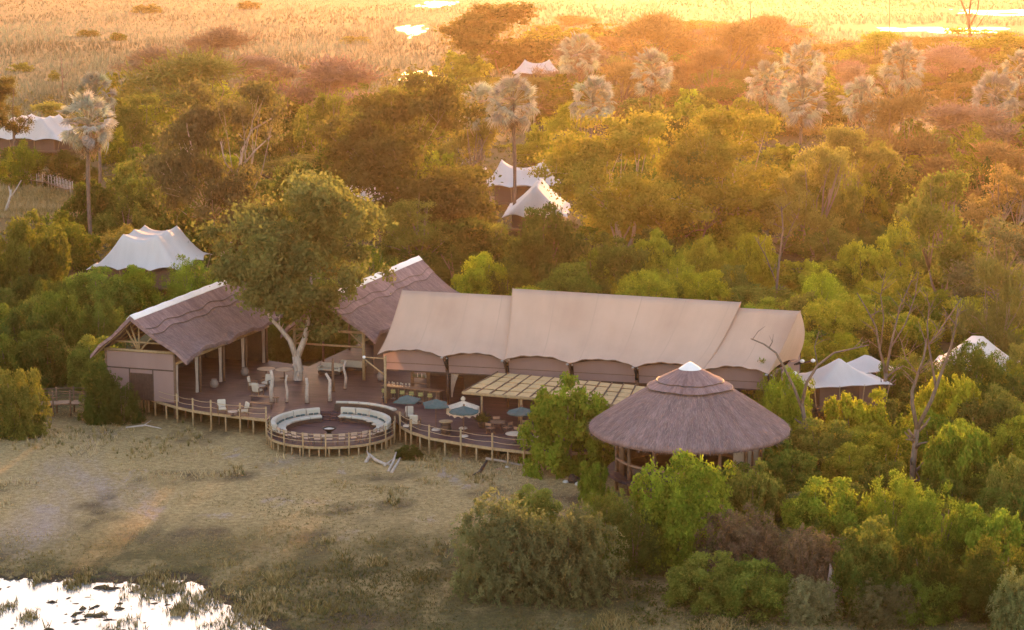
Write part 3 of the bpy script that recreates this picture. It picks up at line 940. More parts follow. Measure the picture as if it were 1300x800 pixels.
for k in range(9):
    x = -0.85 + k * 0.225
    m = MB(); panel(m, FA(-0.02, x, 0), FA(-0.02, x + 0.15, 0), DZ + 0.05, 3.55, 0.03); m.build('slat', M_DARKWOOD, door)
for x in (-0.98, 1.11):
    m = MB(); m.bar(FA(-0.03, x, DZ), FA(-0.03, x, 3.98), 0.09); m.build('door_post', M_DARKWOOD, pav)
m = MB(); m.bar(FA(-0.04, -3.0, 3.98), FA(-0.04, 3.0, 3.98), 0.10); m.build('rail_beam', M_DARKWOOD, pav)
pole(pav, 'tie_beam', FA(-0.08, -3.15, 5.45), FA(-0.08, 3.15, 5.45), 0.12, M_POLE)
for x in (-3.05, 3.05):
    pole(pav, 'corner_post', FA(-0.02, x, -0.1), FA(-0.02, x, 5.4), 0.11, M_BROWNWOOD)
for a, b in (((0, 5.5), (0, 7.75)), ((-0.15, 5.55), (-1.25, 7.35)), ((0.15, 5.55), (1.35, 6.85)), ((-0.05, 5.55), (-0.75, 7.6)), ((-2.3, 6.15), (2.1, 6.15))):
    pole(pav, 'truss_pole', FA(-0.1, a[0], a[1]), FA(-0.1, b[0], b[1]), 0.075, M_POLE)
pole(pav, 'truss_pole', FA(4, -2.4, 6.1), FA(4, 2.4, 6.1), 0.075, M_POLE); pole(pav, 'truss_pole', FA(4, 0, 5.5), FA(4, 0, 8.0), 0.075, M_POLE)
pole(pav, 'side_beam', FA(0, 3.12, 4.55), FA(LA - 0.3, 3.12, 4.55), 0.12, M_POLE)
pole(pav, 'side_beam', FA(0, -3.12, 4.55), FA(LA - 0.3, -3.12, 4.55), 0.12, M_POLE)
m = MB(); panel(m, FA(0.1, -3.05, 0), FA(LA - 0.4, -3.05, 0), DZ, 4.5, 0.08); m.build('long_wall', M_SHADEDCANVAS, pav)  # the dim interior is put into this wall's dark colour
m = MB(); panel(m, FA(LA - 0.4, -3.05, 0), FA(LA - 0.4, 3.05, 0), DZ, 5.6, 0.08); m.build('rear_wall', M_DARKWOOD, pav)  # dark timber in place of mauve, painting in the interior shade
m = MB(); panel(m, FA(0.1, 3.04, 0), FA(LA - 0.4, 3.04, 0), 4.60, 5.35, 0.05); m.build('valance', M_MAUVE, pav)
for al in (4.4, 8.8, 13.2, 17.4):
    pole(pav, 'post', FA(al, 3.1, DZ), FA(al, 3.1, 4.6), 0.10, M_BROWNWOOD)
    curtain(pav, FA, al - 0.35, 2.95, DZ + 0.02, 4.4)
curtain(pav, FA, 0.45, 2.95, DZ + 0.02, 4.4)

# ---- second pavilion, behind the big tree: open gable
FB = Fr((-15.45, 176.26), AX)
LB = 21.0
pav2 = tag(empty('thatched_pavilion', FB(0, 0, 0), FB.rz()), 'thatched pavilion with open pole gable behind the big shade tree', 'pavilion')
LAND.append((500, 380, 'the open gabled thatched pavilion'))
thatch_roof(pav2, FB, LB, seed=2, rise=0.2)
for x in (-3.15, 3.15):
    pole(pav2, 'post', FB(0, x, DZ), FB(0, x, 5.5), 0.14, M_POLE)
pole(pav2, 'tie_beam', FB(0, -3.4, 5.45), FB(0, 3.4, 5.45), 0.12, M_POLE)
pole(pav2, 'tie_beam', FB(0.03, -3.2, 4.2), FB(0.03, 3.2, 4.2), 0.09, M_POLE)
for a, b in (((0, 5.5), (0, 7.8)), ((0.1, 5.5), (1.5, 6.9)), ((-0.1, 5.5), (-1.5, 6.9))):
    pole(pav2, 'truss_pole', FB(0, *a), FB(0, *b), 0.075, M_POLE)
pole(pav2, 'brace', FB(0, 1.9, 5.4), FB(0, 3.1, 4.3), 0.06, M_POLE); pole(pav2, 'brace', FB(0, -1.9, 5.4), FB(0, -3.1, 4.3), 0.06, M_POLE)
for s in (1, -1):
    pole(pav2, 'side_beam', FB(0, 3.12 * s, 4.75), FB(LB - 0.4, 3.12 * s, 4.75), 0.12, M_POLE)
    for al in (6, 12, 16, 20.4):
        pole(pav2, 'post', FB(al, 3.1 * s, DZ), FB(al, 3.1 * s, 4.8), 0.10, M_BROWNWOOD)
m = MB(); panel(m, FB(2.5, 3.05, 0), FB(LB - 0.4, 3.05, 0), DZ, 4.7, 0.08); m.build('long_wall', M_SHADEDCANVAS, pav2)  # dark canvas colour carries the shade under this roof
m = MB(); panel(m, FB(15, -3.0, 0), FB(15, 3.0, 0), DZ, 5.4, 0.08); m.build('rear_wall', M_DARKWOOD, pav2)  # wall coloured dark to stand for the shade inside

# ---- the long tan tent
TT, TN = Vector((0.966, -0.259, 0)), Vector((0.259, 0.966, 0))
def T(u, n, z): return TT * u + TN * n + Vector((0, 0, z))
tent = tag(empty('canvas_pavilion', T(-37, 158, 0), atan2(TT.y, TT.x)), 'long tan canvas pavilion of three stretched roof sheets above the deck', 'canvas pavilion')
LAND.append((760, 420, 'the long tan canvas roof'))
E_U = [-53.4, -47.95, -43.0, -37.75, -32.55, -27.35, -22.2]          # eave nodes
EN, RN, EZ = 157.9, 164.4, 5.40
def roof_sheet(e0, e1, r0, r1, z0, z1, eoff=0.0, lift=0.0):
    nodes = [u for u in E_U if e0 - 0.6 <= u <= e1 + 0.6]
    def fn(u, v):
        w = v * 2
        back = w > 1; s = 1 - (w - 1) if back else w
        ue = e0 + (e1 - e0) * u; ur = r0 + (r1 - r0) * u
        uu = ue + (ur - ue) * s ** 1.15
        zr = z0 + (z1 - z0) * u
        sc = 0.0
        for p, q in zip(nodes, nodes[1:]):
            if p <= ue <= q: sc = sin(pi * (ue - p) / (q - p)) ** 0.8
        sc *= (1 - s) ** 3
        z = EZ + lift + (zr - EZ - lift) * (0.42 * s + 0.58 * s ** 1.9) + sc * 0.42
        z += 0.035 * sin(ue * 5.1 + s * 3) * (1 - s) ** 2 + 0.03 * sin(ue * 2.3 + 1.7 * s + z0) * (1 - s) - 0.10 * sin(pi * s) * abs(sin(ue * 0.6))
        n = EN + eoff + (RN - EN - eoff) * s + sc * 0.28
        if back: n = 2 * RN - n
        return T(uu, n, z)
    m = MB(); shell(m, fn, 60, 28, 0.045, lambda u, v: (u * (e1 - e0), v * 16))
    o = m.build('roof_sheet', M_TAN, tent, True)
    # the rolled hem along both short edges and the eave
    for k in (0, 1):
        m = MB(); m.tube([fn(k, j / 28) for j in range(29)], 0.055, 5); m.build('hem', M_TAN, o)
    m = MB(); m.tube([fn(i / 60, 0) - Vector((0, 0, 0.02)) for i in range(61)], 0.045, 5); m.build('hem', M_BROWNWOOD, o)
    return fn
roof_sheet(-53.4, -42.6, -53.4, -43.2, 9.50, 9.45)
roof_sheet(-43.0, -27.35, -44.0, -25.4, 10.05, 9.75, 0.0, 0.03)
roof_sheet(-27.35, -22.2, -26.6, -20.7, 9.30, 9.25)
# the closing end flap on the right
m = MB()
def flap(u, v):
    e = T(-22.2 + 1.4 * u, EN + 6.4 * u, EZ + 0.05 + 0.35 * sin(pi * u)); r = T(-20.7, RN - 1.4 + 1.4 * u, 9.25)
    return e.lerp(r, v) + (TT * 0.35 * sin(pi * v) * (0.3 + u))
shell(m, flap, 12, 14, 0.045, lambda u, v: (u * 6, v * 5)); m.build('end_flap', M_TAN, tent, True)
for i, (p, q) in enumerate(zip(E_U, E_U[1:])):
    m = MB()
    def val(u, v, p=p, q=q):
        sc = sin(pi * u) ** 0.8
        return T(p + 0.15 + (q - p - 0.3) * u, 158.75 + 0.25 * (1 - v), 3.95 + (1.30 + 0.36 * sc) * v)
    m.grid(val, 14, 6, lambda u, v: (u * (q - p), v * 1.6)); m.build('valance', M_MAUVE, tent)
    m = MB(); m.bar(T(p + 0.05, 159.0, 3.92), T(q - 0.05, 159.0, 3.92), 0.10, 0.10); m.build('valance_beam', M_DARKWOOD, tent)
    m = MB(); m.bar(T(p + 0.1, 158.9, 4.55), T(q - 0.1, 158.9, 4.55), 0.05); m.build('batten', M_BROWNWOOD, tent)
m = MB(); panel(m, T(-22.0, 158.9, 0), T(-20.7, 164.2, 0), 3.9, 5.45, 0.06); m.build('valance', M_MAUVE, tent)
for i, u in enumerate(E_U):
    if i == 0: continue
    pole(tent, 'post', T(u, 159.05, DZ), T(u, 159.05, 4.6), 0.11, M_DARKWOOD)
    o = pole(tent, 'strut', T(u, 158.95, 4.25), T(u, 157.85, 5.38), 0.12, M_DARKWOOD, r2=0.09)
    m = MB(); m.lathe(T(u - 0.12, 157.82, 5.36), [(0, -.11), (.10, -.06), (.12, 0), (.10, .06), (0, .11)], 8); m.build('fixing_plate', M_METAL, o, True)
    m = MB(); m.lathe(T(u + 0.22, 158.05, 5.30), [(0, -.08), (.07, -.04), (.08, 0), (.07, .04), (0, .08)], 8); m.build('fixing_plate', M_METAL, o, True)
for a, b, r in (((-52.8, 157.9, DZ), (-52.8, 157.9, 5.25), 0.11), ((-54.6, 158.0, 5.05), (-52.8, 157.9, 5.05), 0.05), ((-54.5, 158.0, 4.85), (-52.9, 157.9, 3.75), 0.06)):
    pole(tent, 'pole', T(*a), T(*b), r, M_POLE)
m = MB(); m.lathe(T(-54.6, 158.0, 5.05), [(0, -.14), (.12, -.08), (.15, 0), (.12, .08), (0, .14)], 10); m.build('fixing_plate', M_RIDGE, tent, True)
for (x, n, z) in ((-20.3, 163.2, 5.5), (-19.5, 163.6, 5.5), (-20.6, 161.3, 4.9)):
    m = MB(); m.lathe(T(x, n, z), [(0, -.16), (.16, -.09), (.20, 0), (.16, .09), (0, .16)], 10); o = m.build('fixing_plate', M_RIDGE, tent, True)
    pole(tent, 'strut', T(-21.3, n, z - 0.5), T(x, n, z), 0.06, M_DARKWOOD)
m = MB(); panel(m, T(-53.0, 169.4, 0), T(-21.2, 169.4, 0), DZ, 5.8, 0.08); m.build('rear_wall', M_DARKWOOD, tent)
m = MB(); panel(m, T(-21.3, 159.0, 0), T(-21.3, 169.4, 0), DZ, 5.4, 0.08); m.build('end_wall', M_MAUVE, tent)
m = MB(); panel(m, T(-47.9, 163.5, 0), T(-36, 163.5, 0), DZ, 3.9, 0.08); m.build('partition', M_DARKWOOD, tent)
# inside: a cream curtain tied back at the second post, a picture on the bar wall
m = MB()
m.grid(lambda u, v: T(-47.75 + (0.12 + 0.55 * v ** 1.5) * u, 159.3 + 0.05 * sin(u * 20), DZ + 0.5 + 2.0 * v), 16, 8); m.build('curtain', M_CURTAIN, tent)

# ---- reed awning in front of the tent
AW = [at(588, 498, 3.85), at(812, 517, 3.75), at(822, 491, 4.45), at(632, 473, 4.45)]
awn = tag(empty('reed_awning', AW[0]), 'flat reed panel awning on poles in front of the tan canvas roof', 'awning')
LAND.append((690, 492, 'the reed awning'))
def awp(u, v): return AW[0].lerp(AW[1], u).lerp(AW[3].lerp(AW[2], u), v)
NU, NV = 13, 5
for i in range(NU):
    for j in range(NV):
        u0, u1, v0, v1 = i / NU + .004, (i + 1) / NU - .004, j / NV + .006, (j + 1) / NV - .012
        lift = RNG.uniform(0.0, 0.06)
        m = MB(); c = [awp(u0, v0), awp(u1, v0), awp(u1, v1), awp(u0, v1)]
        k = Vector((0, 0, lift)); tlt = Vector((0, 0, RNG.uniform(0.01, 0.05)))
        vs = [c[0] + k + tlt, c[1] + k + tlt, c[2] + k, c[3] + k]; vs += [p - Vector((0, 0, 0.05)) for p in vs]
        m.add(vs, [(0, 1, 2, 3), (7, 6, 5, 4), (0, 4, 5, 1), (1, 5, 6, 2), (2, 6, 7, 3), (3, 7, 4, 0)]); m.build('reed_panel', M_REED, awn)
for j in range(NV + 1):
    m = MB(); m.bar(awp(0, j / NV) + Vector((0, 0, -0.10)), awp(1, j / NV) + Vector((0, 0, -0.10)), 0.10); m.build('batten', M_POLE, awn)
for i in range(NU + 1):
    m = MB(); m.bar(awp(i / NU, -0.01) + Vector((0, 0, .075)), awp(i / NU, 1) + Vector((0, 0, .075)), 0.07); m.build('batten', M_BROWNWOOD, awn)
m = MB(); m.bar(awp(-0.005, -0.01), awp(1.005, -0.01), 0.09, 0.16); m.build('front_beam', M_POLE, awn)
for u in (0.10, 0.33, 0.56, 0.79, 0.97):
    b = awp(u, 0.04); pole(awn, 'post', (b.x, b.y, DZ), b, 0.09, M_POLE)
for u in (0.24, 0.47):
    b = awp(u, 0.5); pole(awn, 'post', (b.x, b.y, DZ), b, 0.08, M_POLE)
b = at(660, 504, 3.55)
lamp = tag(empty('hanging_lamp', b), 'small glowing bulb hanging under the reed awning edge', 'lamp')
m = MB(); m.lathe(b, [(0, -.10), (.08, -.05), (.09, 0), (.05, .07), (0, .09)], 10); m.build('bulb', M_BULB, lamp, True)
pole(lamp, 'cord', b + Vector((0, 0, 0.08)), b + Vector((0, 0, 0.4)), 0.012, M_BLACK, 4)

# ---- round thatched hut
HC = Vector((12.35, 144.6, 0))
hut = tag(empty('round_hut', HC), 'round thatched hut with white roof cap nearest to us on the right', 'hut')
LAND.append((874, 520, 'the round thatched hut'))
m = MB()
prof = [(6.55, 4.12), (6.80, 4.16), (6.95, 4.32), (6.98, 4.50), (6.85, 4.66), (5.9, 5.32), (4.65, 6.15), (3.4, 6.95), (2.25, 7.66), (1.4, 8.20), (0.6, 8.62)]
m.lathe(HC, prof, 96, uvk=5.5)
hr = m.build('thatch_roof', M_THATCH, hut, True)
m = MB(); m.lathe(HC, [(6.55, 4.12), (4.5, 5.7), (2.2, 7.2), (0.1, 8.3)], 64, uvk=5.5); m.build('roof_underside', M_THATCH, hut, True)
for r0, z0 in ((2.95, 7.27), (2.30, 7.69)):
    def ring(t): 
        q = 1 + 0.014 * sin(t * 5 + r0) + 0.006 * sin(t * 13)
        return q
    m = MB()
    vs = []; 
    m.grid(lambda u, v: HC + Vector((cos(u * 2 * pi) * (r0 * ring(u * 2 * pi) * (1 - v) + 0.8 * v), sin(u * 2 * pi) * (r0 * ring(u * 2 * pi) * (1 - v) + 0.8 * v), (z0 + 0.16 - (ring(u * 2 * pi) - 1) * r0 * 0.62) * (1 - v) + 8.62 * v)), 80, 4, lambda u, v: (u * 26, v * 3))
    o = m.build('ridge_thatch', M_THATCH, hut, True)
    m = MB(); m.tube([HC + Vector((cos(t) * r0 * ring(t) * 1.005, sin(t) * r0 * ring(t) * 1.005, z0 + 0.13 - (ring(t) - 1) * r0 * 0.62)) for t in [2 * pi * i / 80 for i in range(81)]], 0.035, 4); m.build('stitching', M_DARKWOOD, o)
m = MB(); m.lathe(HC, [(0.98, 8.40), (0.95, 8.50), (0.55, 8.80), (0.22, 9.02), (0.10, 9.08), (0, 9.09)], 32); m.build('roof_cap', M_RIDGE, hut, True)
P_, T_ = [], []
for i in range(1500):
    t = RNG.uniform(0, 2 * pi); e = HC + Vector((cos(t) * 6.9, sin(t) * 6.9, RNG.uniform(4.14, 4.5))); d = Vector((cos(t), sin(t), -0.7)).normalized(); q = Vector((-sin(t), cos(t), 0)) * 0.014
    tp = e + d * RNG.uniform(0.05, 0.2); P_.append([e + q, tp + q * .4, tp - q * .4, e - q]); T_.append(RNG.random())
for i in range(9000):
    t = RNG.uniform(0, 2 * pi); r = 6.9 * sqrt(RNG.uniform(.12, 1)); zz = np.interp(r, [2.25, 3.4, 4.65, 5.9, 6.85, 6.95], [7.66, 6.95, 6.15, 5.32, 4.66, 4.6]); rd_ = Vector((cos(t), sin(t), 0)); d = (rd_ - Vector((0, 0, .66))).normalized()
    b_ = HC + rd_ * r + Vector((0, 0, zz + .02)); q = Vector((-sin(t), cos(t), 0)) * RNG.uniform(.010, .022); ln = RNG.uniform(.15, .5); sl = q * RNG.uniform(-2, 2)
    P_.append([b_ + q, b_ + d * ln + sl + q * .4 + Vector((0, 0, .02)), b_ + d * ln + sl - q * .4 + Vector((0, 0, .02)), b_ - q]); T_.append(RNG.random())
o = link('loose_straw', quads_mesh('loose_straw', np.array(P_), M_STRAW, np.array(T_)), hut); o.color = (0.25, 0.19, 0.19, 1); o['kind'] = 'stuff'
m = MB(); m.lathe(HC, [(0, DZ), (5.7, DZ), (5.7, DZ - 0.22), (0, DZ - 0.22)], 48); m.build('floor', M_DECK, hut)
for k in range(14):
    t = 2 * pi * (k + 0.25) / 14
    pole(hut, 'post', HC + Vector((cos(t) * 5.1, sin(t) * 5.1, -0.1)), HC + Vector((cos(t) * 5.1, sin(t) * 5.1, 5.1)), 0.13, M_BROWNWOOD)
def arc_panel(a0, a1, r, z0, z1, th=0.08):
    m = MB(); a0, a1 = radians(a0), radians(a1); n = max(3, int((a1 - a0) * 10))
    return m.lathe(HC, [(r - th, z0), (r, z0), (r, z1), (r - th, z1), (r - th, z0)], n, a0, a1, uvk=r)
for a0, a1 in ((-57, -35), (-31, -14), (-10, 10)):
    arc_panel(a0, a1, 4.95, DZ, 4.9).build('wall_panel', M_CREAMWALL, hut, True)
arc_panel(15, 200, 4.95, DZ, 5.0).build('back_wall', M_BROWNWOOD, hut, True)  # dark wall added so the view through the hut stays dark
arc_panel(-150, -62, 4.98, DZ, DZ + 0.95).build('low_wall', M_DARKWOOD, hut, True)
arc_panel(-172, -64, 5.2, DZ + 0.98, DZ + 1.06, 0.4).build('counter_top', M_TERRA, hut, True)
for t in (-48, -38, -28, -18, -8, 0):
    p = HC + Vector((cos(radians(t)) * 5.65, sin(radians(t)) * 5.65, 0)); pole(hut, 'rail_post', p, p + Vector((0, 0, DZ + 1.05)), 0.06, M_POLE, 6)
for z in (DZ + 0.5, DZ + 0.95):
    m = MB(); m.tube([HC + Vector((cos(radians(t)) * 5.65, sin(radians(t)) * 5.65, z)) for t in range(-48, 1, 4)], 0.022, 5); m.build('rail', M_RAIL, hut)

# ---- main deck
edge = [at(172, 497, DZ), at(197, 508, DZ), at(225, 516, DZ), at(245, 520.5, DZ), at(268, 524, DZ), at(305, 528.5, DZ), at(338, 532, DZ)]
CC, CR, CZ = Vector((-13.8, 158.3, 0)), 4.8, 0.9
arc = [CC + Vector((cos(radians(a)) * 5.15, sin(radians(a)) * 5.15, DZ)) for a in (150, 130, 110, 90, 70, 50, 30, 10)]
edge2 = [at(508, 540, DZ), at(522, 547.5, DZ), at(545, 555, DZ), at(585, 562, DZ), at(625, 568, DZ), at(665, 572.5, DZ), at(712, 575, DZ), at(780, 572, DZ)]
back = [T(-20.5, 159, DZ), T(-20.5, 171, DZ), T(-54, 171, DZ), FB(19, 3.4, DZ), FB(19, -3.4, DZ), FB(4, -3.6, DZ), FA(LA, 3.3, DZ), FA(LA, -3.3, DZ), FA(0, -3.3, DZ)]
outline = [(p.x, p.y) for p in edge + arc + edge2 + back]
deck = tag(empty('timber_deck', (CC.x, CC.y + 8, 0)), 'wide dark timber deck on poles linking the pavilions', 'deck')
m = MB(); m.prism(outline, DZ - 0.12, DZ); m.build('boards', M_DECK, deck)
def resample(pts, step):
    out = [pts[0]]; acc = 0
    for a, b in zip(pts, pts[1:]):
        L = (b - a).length; k = max(1, round(L / step))
        out += [a.lerp(b, (i + 1) / k) for i in range(k)]
    return out
def fascia(pts, z0, z1, root, mat):
    for a, b in zip(pts, pts[1:]):
        d = (b - a).normalized(); n = Vector((d.y, -d.x, 0)) * 0.035
        m = MB(); m.bar(Vector((a.x, a.y, (z0 + z1) / 2)) + n, Vector((b.x, b.y, (z0 + z1) / 2)) + n, 0.06, z1 - z0); m.build('fascia_board', mat, root)
fascia(edge, DZ - 0.2, DZ + 0.01, deck, M_POLE); fascia(edge2, DZ - 0.2, DZ + 0.01, deck, M_POLE)
for run in (edge, edge2):
    for i, p in enumerate(resample(run, 1.35)):
        pole(deck, 'support_post', (p.x, p.y, -0.1), (p.x, p.y, DZ - 0.1), 0.075, M_POLE, 6)
    for i, p in enumerate(resample(run, 2.0)[1:-1]):
        q = p + Vector((0.4, 1.6, 0)); pole(deck, 'support_post', (q.x, q.y, -0.1), (q.x, q.y, DZ - 0.1), 0.08, M_BROWNWOOD, 6)
def railing(run, label, step=2.3, z=DZ, h=1.0, skip=()):
    rt = tag(empty('rope_railing', run[0]), label, 'railing', 'rope railings along the deck edges')
    ps = resample(run, step)
    for i, p in enumerate(ps):
        pole(rt, 'post', (p.x, p.y, -0.1), (p.x, p.y, z + h + RNG.uniform(-.05, .12)), 0.075, M_POLE, 7)
    for hz in (0.45, 0.88):
        for a, b in zip(ps, ps[1:]):
            m = MB(); m.tube([a.lerp(b, t) + Vector((0, 0, z - a.z + hz - 0.09 * sin(pi * t))) for t in (0, .25, .5, .75, 1)], 0.022, 5); m.build('rope', M_RAIL, rt)
    return rt
off = Vector((0, -0.08, 0))
railing([p + off for p in edge], 'rope railing on pale poles along the left deck edge')
railing([p + off for p in edge2[:-1]], 'rope railing on pale poles along the umbrella terrace edge')
# dark steps down to the round deck, retaining wall
steps = tag(empty('deck_steps', CC + Vector((0, 4.6, 0))), 'three dark steps from the deck down to the round deck', 'steps')
for k in range(3):
    m = MB(); m.box(CC + Vector((-0.35, 4.15 + 0.33 * k, CZ + 0.08 + 0.15 * k)), (1.7, 0.36, 0.14), bevel=0.01); m.build('tread', M_DECK, steps)

# ---- round fire-pit deck
rd = tag(empty('round_deck', CC), 'round sunken timber deck with sofas and a fire bowl', 'deck')
LAND.append((420, 545, 'the round fire deck'))
m = MB(); m.lathe(CC, [(0, CZ), (CR, CZ), (CR, CZ - 0.15), (0, CZ - 0.15)], 72); m.build('boards', M_DECK, rd)
m = MB(); m.lathe(CC, [(CR + .002, CZ + 0.02), (CR + 0.07, CZ + 0.02), (CR + 0.07, CZ - 0.16), (CR + .002, CZ - 0.16)], 72); m.build('rim_board', M_POLE, rd)
for k in range(40):
    t = 2 * pi * k / 40 + 0.05
    p = CC + Vector((cos(t) * (CR - 0.02), sin(t) * (CR - 0.02), 0)); pole(rd, 'support_post', (p.x, p.y, -0.1), (p.x, p.y, CZ - 0.1), 0.06, M_POLE, 6)
rr_ = tag(empty('rope_railing', CC + Vector((0, -CR, 0))), 'rope railing round the front of the round fire deck', 'railing', 'rope railings along the deck edges')
angs = [168 + 10.2 * k for k in range(21)]
for a in angs[::2]:
    p = CC + Vector((cos(radians(a)) * (CR + 0.1), sin(radians(a)) * (CR + 0.1), 0)); pole(rr_, 'post', (p.x, p.y, 0.05), (p.x, p.y, CZ + 1.02), 0.065, M_POLE, 6)
for z in (0.4, 0.7, 0.95):
    m = MB(); m.tube([CC + Vector((cos(radians(a)) * (CR + 0.1), sin(radians(a)) * (CR + 0.1), CZ + z)) for a in np.linspace(168, 372, 60)], 0.022, 5); m.build('rope', M_RAIL, rr_)
def arc_block(mb, a0, a1, r0, r1, z0, z1, n=4, bev=0.05):
    a0, a1 = radians(a0), radians(a1)
    prof = [(r0 + bev, z0), (r1 - bev, z0), (r1, z0 + bev), (r1, z1 - bev), (r1 - bev, z1), (r0 + bev, z1), (r0, z1 - bev), (r0, z0 + bev)]
    vs = [CC + Vector((r * cos(a0 + (a1 - a0) * k / n), r * sin(a0 + (a1 - a0) * k / n), z)) for k in range(n + 1) for r, z in prof]
    P = len(prof); fs = [(k * P + i, k * P + (i + 1) % P, (k + 1) * P + (i + 1) % P, (k + 1) * P + i) for k in range(n) for i in range(P)]
    fs += [tuple(range(P))[::-1], tuple(n * P + i for i in range(P))]
    return mb.add(vs, fs)
def curved_sofa(a0, a1, ncush, label):
    so = tag(empty('curved_sofa', CC + Vector((cos(radians((a0 + a1) / 2)) * 4, sin(radians((a0 + a1) / 2)) * 4, CZ))), label, 'sofa', 'curved sofas of the round deck')
    arc_block(MB(), a0, a1, 3.55, 4.62, CZ, CZ + 0.30, 16, .02).build('base', M_DARKWOOD, so)
    da = (a1 - a0) / ncush
    for k in range(ncush):
        b0, b1 = a0 + da * k + 0.5, a0 + da * (k + 1) - 0.5
        arc_block(MB(), b0, b1, 3.45, 4.30, CZ + 0.31, CZ + 0.50).build('seat_cushion', M_CUSHION, so)
        z = RNG.uniform(-.03, .03)
        arc_block(MB(), b0, b1, 4.22, 4.58, CZ + 0.51, CZ + 0.98 + z).build('back_cushion', M_CUSHION, so)
        for q in (0.3, 0.7):
            a = b0 + (b1 - b0) * q; 
            arc_block(MB(), a - 2.2, a + 2.2, 4.06, 4.21, CZ + 0.52, CZ + 0.64, 2, .03).build('scatter_cushion', M_TEALC, so)
curved_sofa(106, 202, 6, 'long curved cream sofa on the left of the steps of the round deck')
curved_sofa(-18, 85, 6, 'long curved cream sofa on the right of the steps of the round deck')
# upper bench whose dark back wraps the right half of the round deck
ub = tag(empty('curved_bench', CC + Vector((3.5, 4.5, DZ))), 'dark curved bench with cream cushion tops above the round deck', 'bench')
arc_block(MB(), 12, 92, 5.2, 5.55, DZ - 0.1, DZ + 0.55, 24, .02).build('bench_back', M_DARKWOOD, ub)
arc_block(MB(), 12, 92, 5.60, 6.1, DZ, DZ + 0.36, 24, .02).build('bench_seat', M_DARKWOOD, ub)
for k in range(6):
    arc_block(MB(), 30 + k * 10.2, 39.6 + k * 10.2, 5.22, 5.62, DZ + 0.57, DZ + 0.72).build('cushion', M_CUSHION, ub)
# ------------------------------------------------------------------ furniture
def proto_arm_chair():
    r = empty('armchair')
    for sx in (-1, 1):
        for sy in (-1, 1):
            m = MB(); m.bar((sx * .34, sy * .33, 0), (sx * .34, sy * .33, .62), .07); local('leg', m.mesh('leg', M_BROWNWOOD), r)
        m = MB(); m.box((sx * .34, 0, .64), (.09, .78, .05), bevel=.01); local('armrest', m.mesh('armrest', M_BROWNWOOD), r)
    m = MB(); m.box((0, 0, .30), (.66, .70, .08)); local('frame', m.mesh('frame', M_BROWNWOOD), r)
    m = MB(); m.box((0, -.02, .43), (.60, .66, .18), bevel=.05); local('seat_cushion', m.mesh('seat_cushion', M_CUSHION), r)
    m = MB(); m.box((0, .30, .76), (.62, .17, .62), bevel=.05, M=Matrix.Rotation(-.2, 3, 'X')); local('back_cushion', m.mesh('back_cushion', M_CUSHION), r)
    return r
def proto_director_chair(fab):
    r = empty('folding_chair')
    for sx in (-1, 1):
        for s in (-1, 1):
            m = MB(); m.bar((sx * .27, s * .24, 0), (sx * .27, -s * .24, .46), .04); local('leg', m.mesh('leg', M_BROWNWOOD), r)
        m = MB(); m.bar((sx * .27, .24, .40), (sx * .27, .29, .92), .04); local('back_post', m.mesh('back_post', M_BROWNWOOD), r)
        m = MB(); m.bar((sx * .27, -.26, .64), (sx * .27, .28, .64), .05, .03); local('armrest', m.mesh('armrest', M_BROWNWOOD), r)
    m = MB(); m.box((0, 0, .46), (.52, .48, .035), bevel=.012); local('seat', m.mesh('seat', fab), r)
    m = MB(); m.box((0, .275, .78), (.54, .03, .22), bevel=.01); local('backrest', m.mesh('backrest', fab), r)
    return r
def proto_table(R=.30, h=.5, top=None, name='side_table'):
    r = empty(name); top = top or M_CREAMWALL
    m = MB(); m.lathe((0, 0, 0), [(0, h - .05), (R - .02, h - .05), (R, h - .03), (R, h - .01), (R - .02, h), (0, h)], 20); local('tabletop', m.mesh('tabletop', top, False), r)
    m = MB(); m.lathe((0, 0, 0), [(R * .55, 0), (R * .5, .03), (.05, .06), (.045, h - .05)], 12); local('pedestal', m.mesh('pedestal', M_DARKWOOD, True), r)
    return r
def put(proto, used, loc, rz, label, cat, group):
    o = proto if not used else copy_tree(proto)
    o.location = loc; o.rotation_euler = (0, 0, rz)
    tag(o, label, cat, group)
    return o
fabA = simple('canvas_sling', (0.48, 0.36, 0.30), 0.9, 0.15, 5.0)
dc = proto_director_chair(fabA)
words_ = ['first', 'second', 'third', 'fourth', 'fifth', 'sixth', 'seventh', 'eighth', 'ninth', 'tenth', 'eleventh']
for k in range(11):
    a = radians(212 + 12.2 * k)
    p = CC + Vector((cos(a) * 4.15, sin(a) * 4.15, CZ))
    put(dc, k > 0, p, a - pi / 2 + RNG.normal() * .08, f'{words_[k]} folding sling chair from the left along the front railing of the round deck', 'chair', 'folding chairs along the front of the round deck')
st = proto_table(.32, .48)
for k, (px, py, w) in enumerate(((363, 541, 'between the folding chairs and left sofa end'), (373.5, 536, 'in front of the left curved sofa'), (395, 531, 'at the right tip of the left curved sofa'),
                                 (434, 531, 'at the left tip of the right curved sofa'), (470, 537, 'in front of the right curved sofa middle'), (477, 541, 'near the front end of the right curved sofa'), (409, 556, 'among the folding chairs left of middle'))):
    put(st, k > 0, at(px, py + 5, CZ), 0, f'small round side table {w}', 'side table', 'side tables on the round deck')
fb = tag(empty('fire_bowl', at(418, 553, CZ)), 'dark iron fire bowl with pale ash in the middle of the round deck', 'fire bowl')
c = at(418, 553, CZ)
m = MB(); m.lathe(c, [(.30, 0), (.34, .04), (.16, .22), (.18, .30), (.52, .52), (.58, .60), (.54, .60), (.40, .50), (0, .46)], 24); m.build('bowl', M_BLACK, fb, True)
m = MB(); m.lathe(c, [(.38, .52), (.2, .58), (0, .62)], 12); m.build('ash', M_STONE, fb, True)
